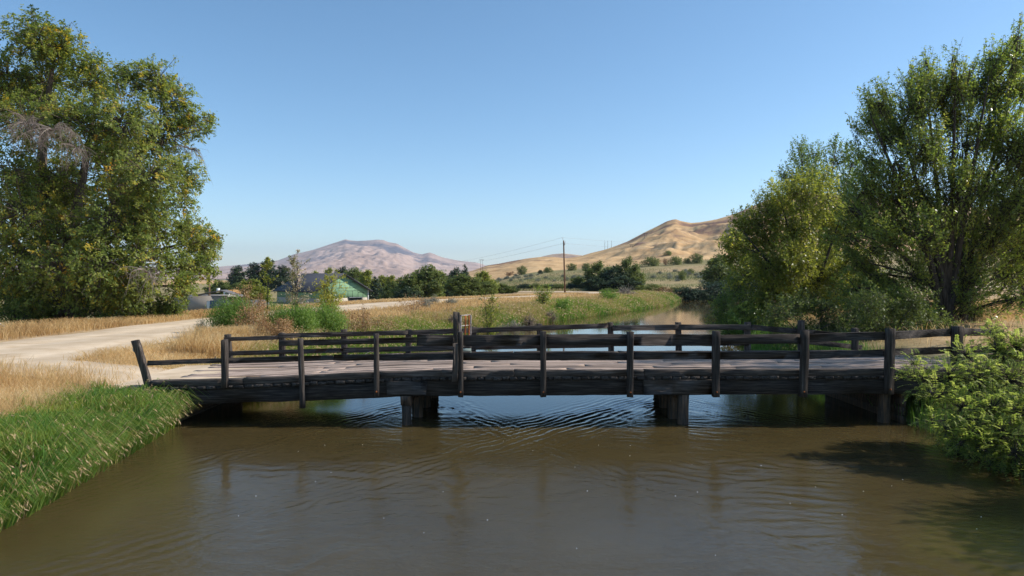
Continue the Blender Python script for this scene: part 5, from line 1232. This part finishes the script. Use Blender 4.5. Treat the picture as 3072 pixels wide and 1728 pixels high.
b.blades(*dry(n, x, y, .2, .6, .013, kp, .5, .5), .6)
grass_obj('dry_grass', 'dry grass under the trees on the right bank', b, dry_mat)

# green and tan grass fringe along the upper left bank
b = MB(); n = 95000; y = 22.3 + 86 * rng.uniform(0, 1, n) ** 1.35; bw = np.interp(y, [22, 26, 34, 60, 108], [1.3, 2.2, 3.0, 4.6, 5.0]); u = rng.uniform(0, 1, n); x = xL(y) + .15 - bw * u * np.interp(y, [22, 40, 100], [1.0, 1.15, 1.6])
bd_, s_ = bank(x, y); k = (s_ < 0) & (bd_ > -.5) & (rng.uniform(0, 1, n) < 1.1 - .75 * u); x, y, u, bd_ = x[k], y[k], u[k], bd_[k]; n = len(x)
z = np.maximum(ground_z(x, y), -.05) - .03; h = rng.uniform(.35, .75, n) * (.45 + .9 * fbm(x * .4, y * .4, 33, 3))
pat = fbm(x * .22, y * .22, 34, 3)
ti = np.clip(np.interp(bd_, [-.3, .4, 1.5, 3.5], [.40, .54, .62, .68]) + (pat - .5) * .5 + rng.normal(0, .08, n), 0, .78); ti = np.where(rng.uniform(0, 1, n) < .10 + .35 * sstep(.48, .66, pat), .84 + rng.normal(0, .05, n), ti)
lean = np.stack([.25 + rng.normal(0, .28, n), -.15 + rng.normal(0, .25, n)], 1) * h[:, None]; ws = .012 * np.clip(y / 22, 1, 5)
tip, dr = b.blades(np.stack([x, y, z], 1), h, ws * rng.uniform(.7, 1.4, n), lean, ti, .7)
hd = rng.uniform(0, 1, n) < .13; m = hd.sum(); dv = dr[hd] / (np.linalg.norm(dr[hd], axis=1)[:, None] + 1e-6)
for q in (0, 1): b.leaves(tip[hd] + dv * (.05 * q + .02), dv, .13, .022 * np.clip(y[hd] / 22, 1, 3), np.clip(.9 + rng.normal(0, .06, m), 0, 1), axis=dv * 2, axr=.25)
grass_obj('bank_grass', 'green grass fringe with tan seed heads along the canal beyond the bridge', b, grass_mat)
b = MB(); n = 22000; y = 6 + 60 * rng.uniform(0, 1, n) ** 1.2; x = xR(y) + rng.uniform(-.2, 1.8, n); z = np.maximum(ground_z(x, y), -.05) - .03
h = rng.uniform(.3, .7, n); b.blades(np.stack([x, y, z], 1), h, .012 * np.clip(y / 20, .8, 3), np.stack([-.15 + rng.normal(0, .2, n), -.1 + rng.normal(0, .2, n)], 1) * h[:, None], np.clip(.3 + rng.normal(0, .13, n), 0, 1), .7)
grass_obj('bank_grass', 'green grass along the edge of the right bank', b, grass_mat)
b = MB(); n = 40000; y = 128 + 150 * rng.uniform(0, 1, n) ** 1.4; x = rng.uniform(-.12, .36, n) * y; k = clumpy(x, y, .03, .3, .6) > rng.uniform(0, 1, n); x, y = x[k], y[k]; n = len(x)
h = rng.uniform(.25, .6, n); b.blades(np.stack([x, y, ground_z(x, y) - .02], 1), h, .10, rng.normal(0, .3, (n, 2)) * h[:, None], np.clip(.52 + (fbm(x * .03, y * .06, 55, 3) - .5) * .9 + rng.normal(0, .12, n), 0, 1), .5)
grass_obj('meadow_grass', 'sparse green and straw grass on the rising meadow', b, leafmat('meadow_blades', [(0, (.14, .17, .06)), (.5, (.24, .24, .10)), (1, (.48, .36, .19))], .2))
# specks of foam and a floating leaf or two on the water
b = MB(); n = 34; x = rng.uniform(-5, 8.5, n); y = rng.uniform(8.9, 16, n)
for i in range(n):
    r = rng.uniform(.004, .009); a_ = np.arange(7) / 7 * 6.283; c_ = np.stack([x[i] + np.cos(a_) * r * rng.uniform(.8, 1.5), y[i] + np.sin(a_) * r, np.full(7, .016)], 1)
    b.add(np.r_[c_, [[x[i], y[i], .024]]], [[[k, (k + 1) % 7, 7] for k in range(7)]])
tag(b.build('foam_specks', plain('foam', (.75, .75, .72), .5)), 'tiny pale specks of foam drifting on the brown water', 'foam', kind='stuff')

# ------------------------------------------------------------------ air, light, camera
def hazemat():
    m, nt, ns, lk = newmat('haze')
    v = ns.new('ShaderNodeVolumePrincipled'); v.inputs['Density'].default_value = HAZE; v.inputs['Color'].default_value = (.72, .84, 1.0, 1); v.inputs['Anisotropy'].default_value = .25
    out = ns.new('ShaderNodeOutputMaterial'); lk.new(v.outputs[0], out.inputs['Volume']); return m
HAZE = 7.5e-5
b = MB(); b.box((0, 5700, 245), (19000, 12400, 510)); tag(b.build('haze', hazemat()), 'thin summer haze fading the distant mountain', 'haze', kind='stuff')

SUN_EL = math.radians(39); SUN_AZ = math.radians(86)          # azimuth from the view direction towards the right
w = bpy.data.worlds.new('World'); SC.world = w; w.use_nodes = True
ns = w.node_tree.nodes; lk = w.node_tree.links
sky = ns.new('ShaderNodeTexSky'); sky.sky_type = 'NISHITA'; sky.sun_disc = False; sky.sun_elevation = SUN_EL; sky.sun_rotation = SUN_AZ
sky.altitude = 1500; sky.air_density = 1.0; sky.dust_density = 1.1; sky.ozone_density = 2.0
bg = ns.get('Background'); hs_ = N_(ns, 'ShaderNodeHueSaturation', Hue=.492, Saturation=1.12); lk.new(sky.outputs[0], hs_.inputs['Color']); lk.new(hs_.outputs[0], bg.inputs[0]); bg.inputs[1].default_value = .15
L_ = bpy.data.lights.new('sun', 'SUN'); L_.energy = 4.5; L_.angle = math.radians(.53); L_.color = (1, .94, .85)
so = bpy.data.objects.new('sun', L_); COL.objects.link(so)
from mathutils import Vector
sv = Vector((math.sin(SUN_AZ) * math.cos(SUN_EL), math.cos(SUN_AZ) * math.cos(SUN_EL), math.sin(SUN_EL)))
so.rotation_euler = sv.to_track_quat('Z', 'Y').to_euler(); so.location = (30, 10, 60)

cam = bpy.data.cameras.new('camera'); co = bpy.data.objects.new('camera', cam); COL.objects.link(co)
cam.sensor_width = 36; cam.lens = 24.0; cam.clip_start = .1; cam.clip_end = 30000
co.location = (0, 0, CH); co.rotation_euler = (math.radians(90) - math.atan((864 - HY) / F), 0, 0)
SC.camera = co
SC.view_settings.view_transform = 'Standard'; SC.view_settings.look = 'None'; SC.view_settings.exposure = .28; SC.view_settings.gamma = 1
SC.cycles.use_denoising = True
try: SC.cycles.denoiser = 'OPENIMAGEDENOISE'
except Exception: pass
SC.cycles.max_bounces = 8; SC.cycles.diffuse_bounces = 3; SC.cycles.glossy_bounces = 3; SC.cycles.transmission_bounces = 4; SC.cycles.volume_bounces = 0
SC.cycles.sample_clamp_indirect = 6; SC.cycles.caustics_reflective = False; SC.cycles.caustics_refractive = False
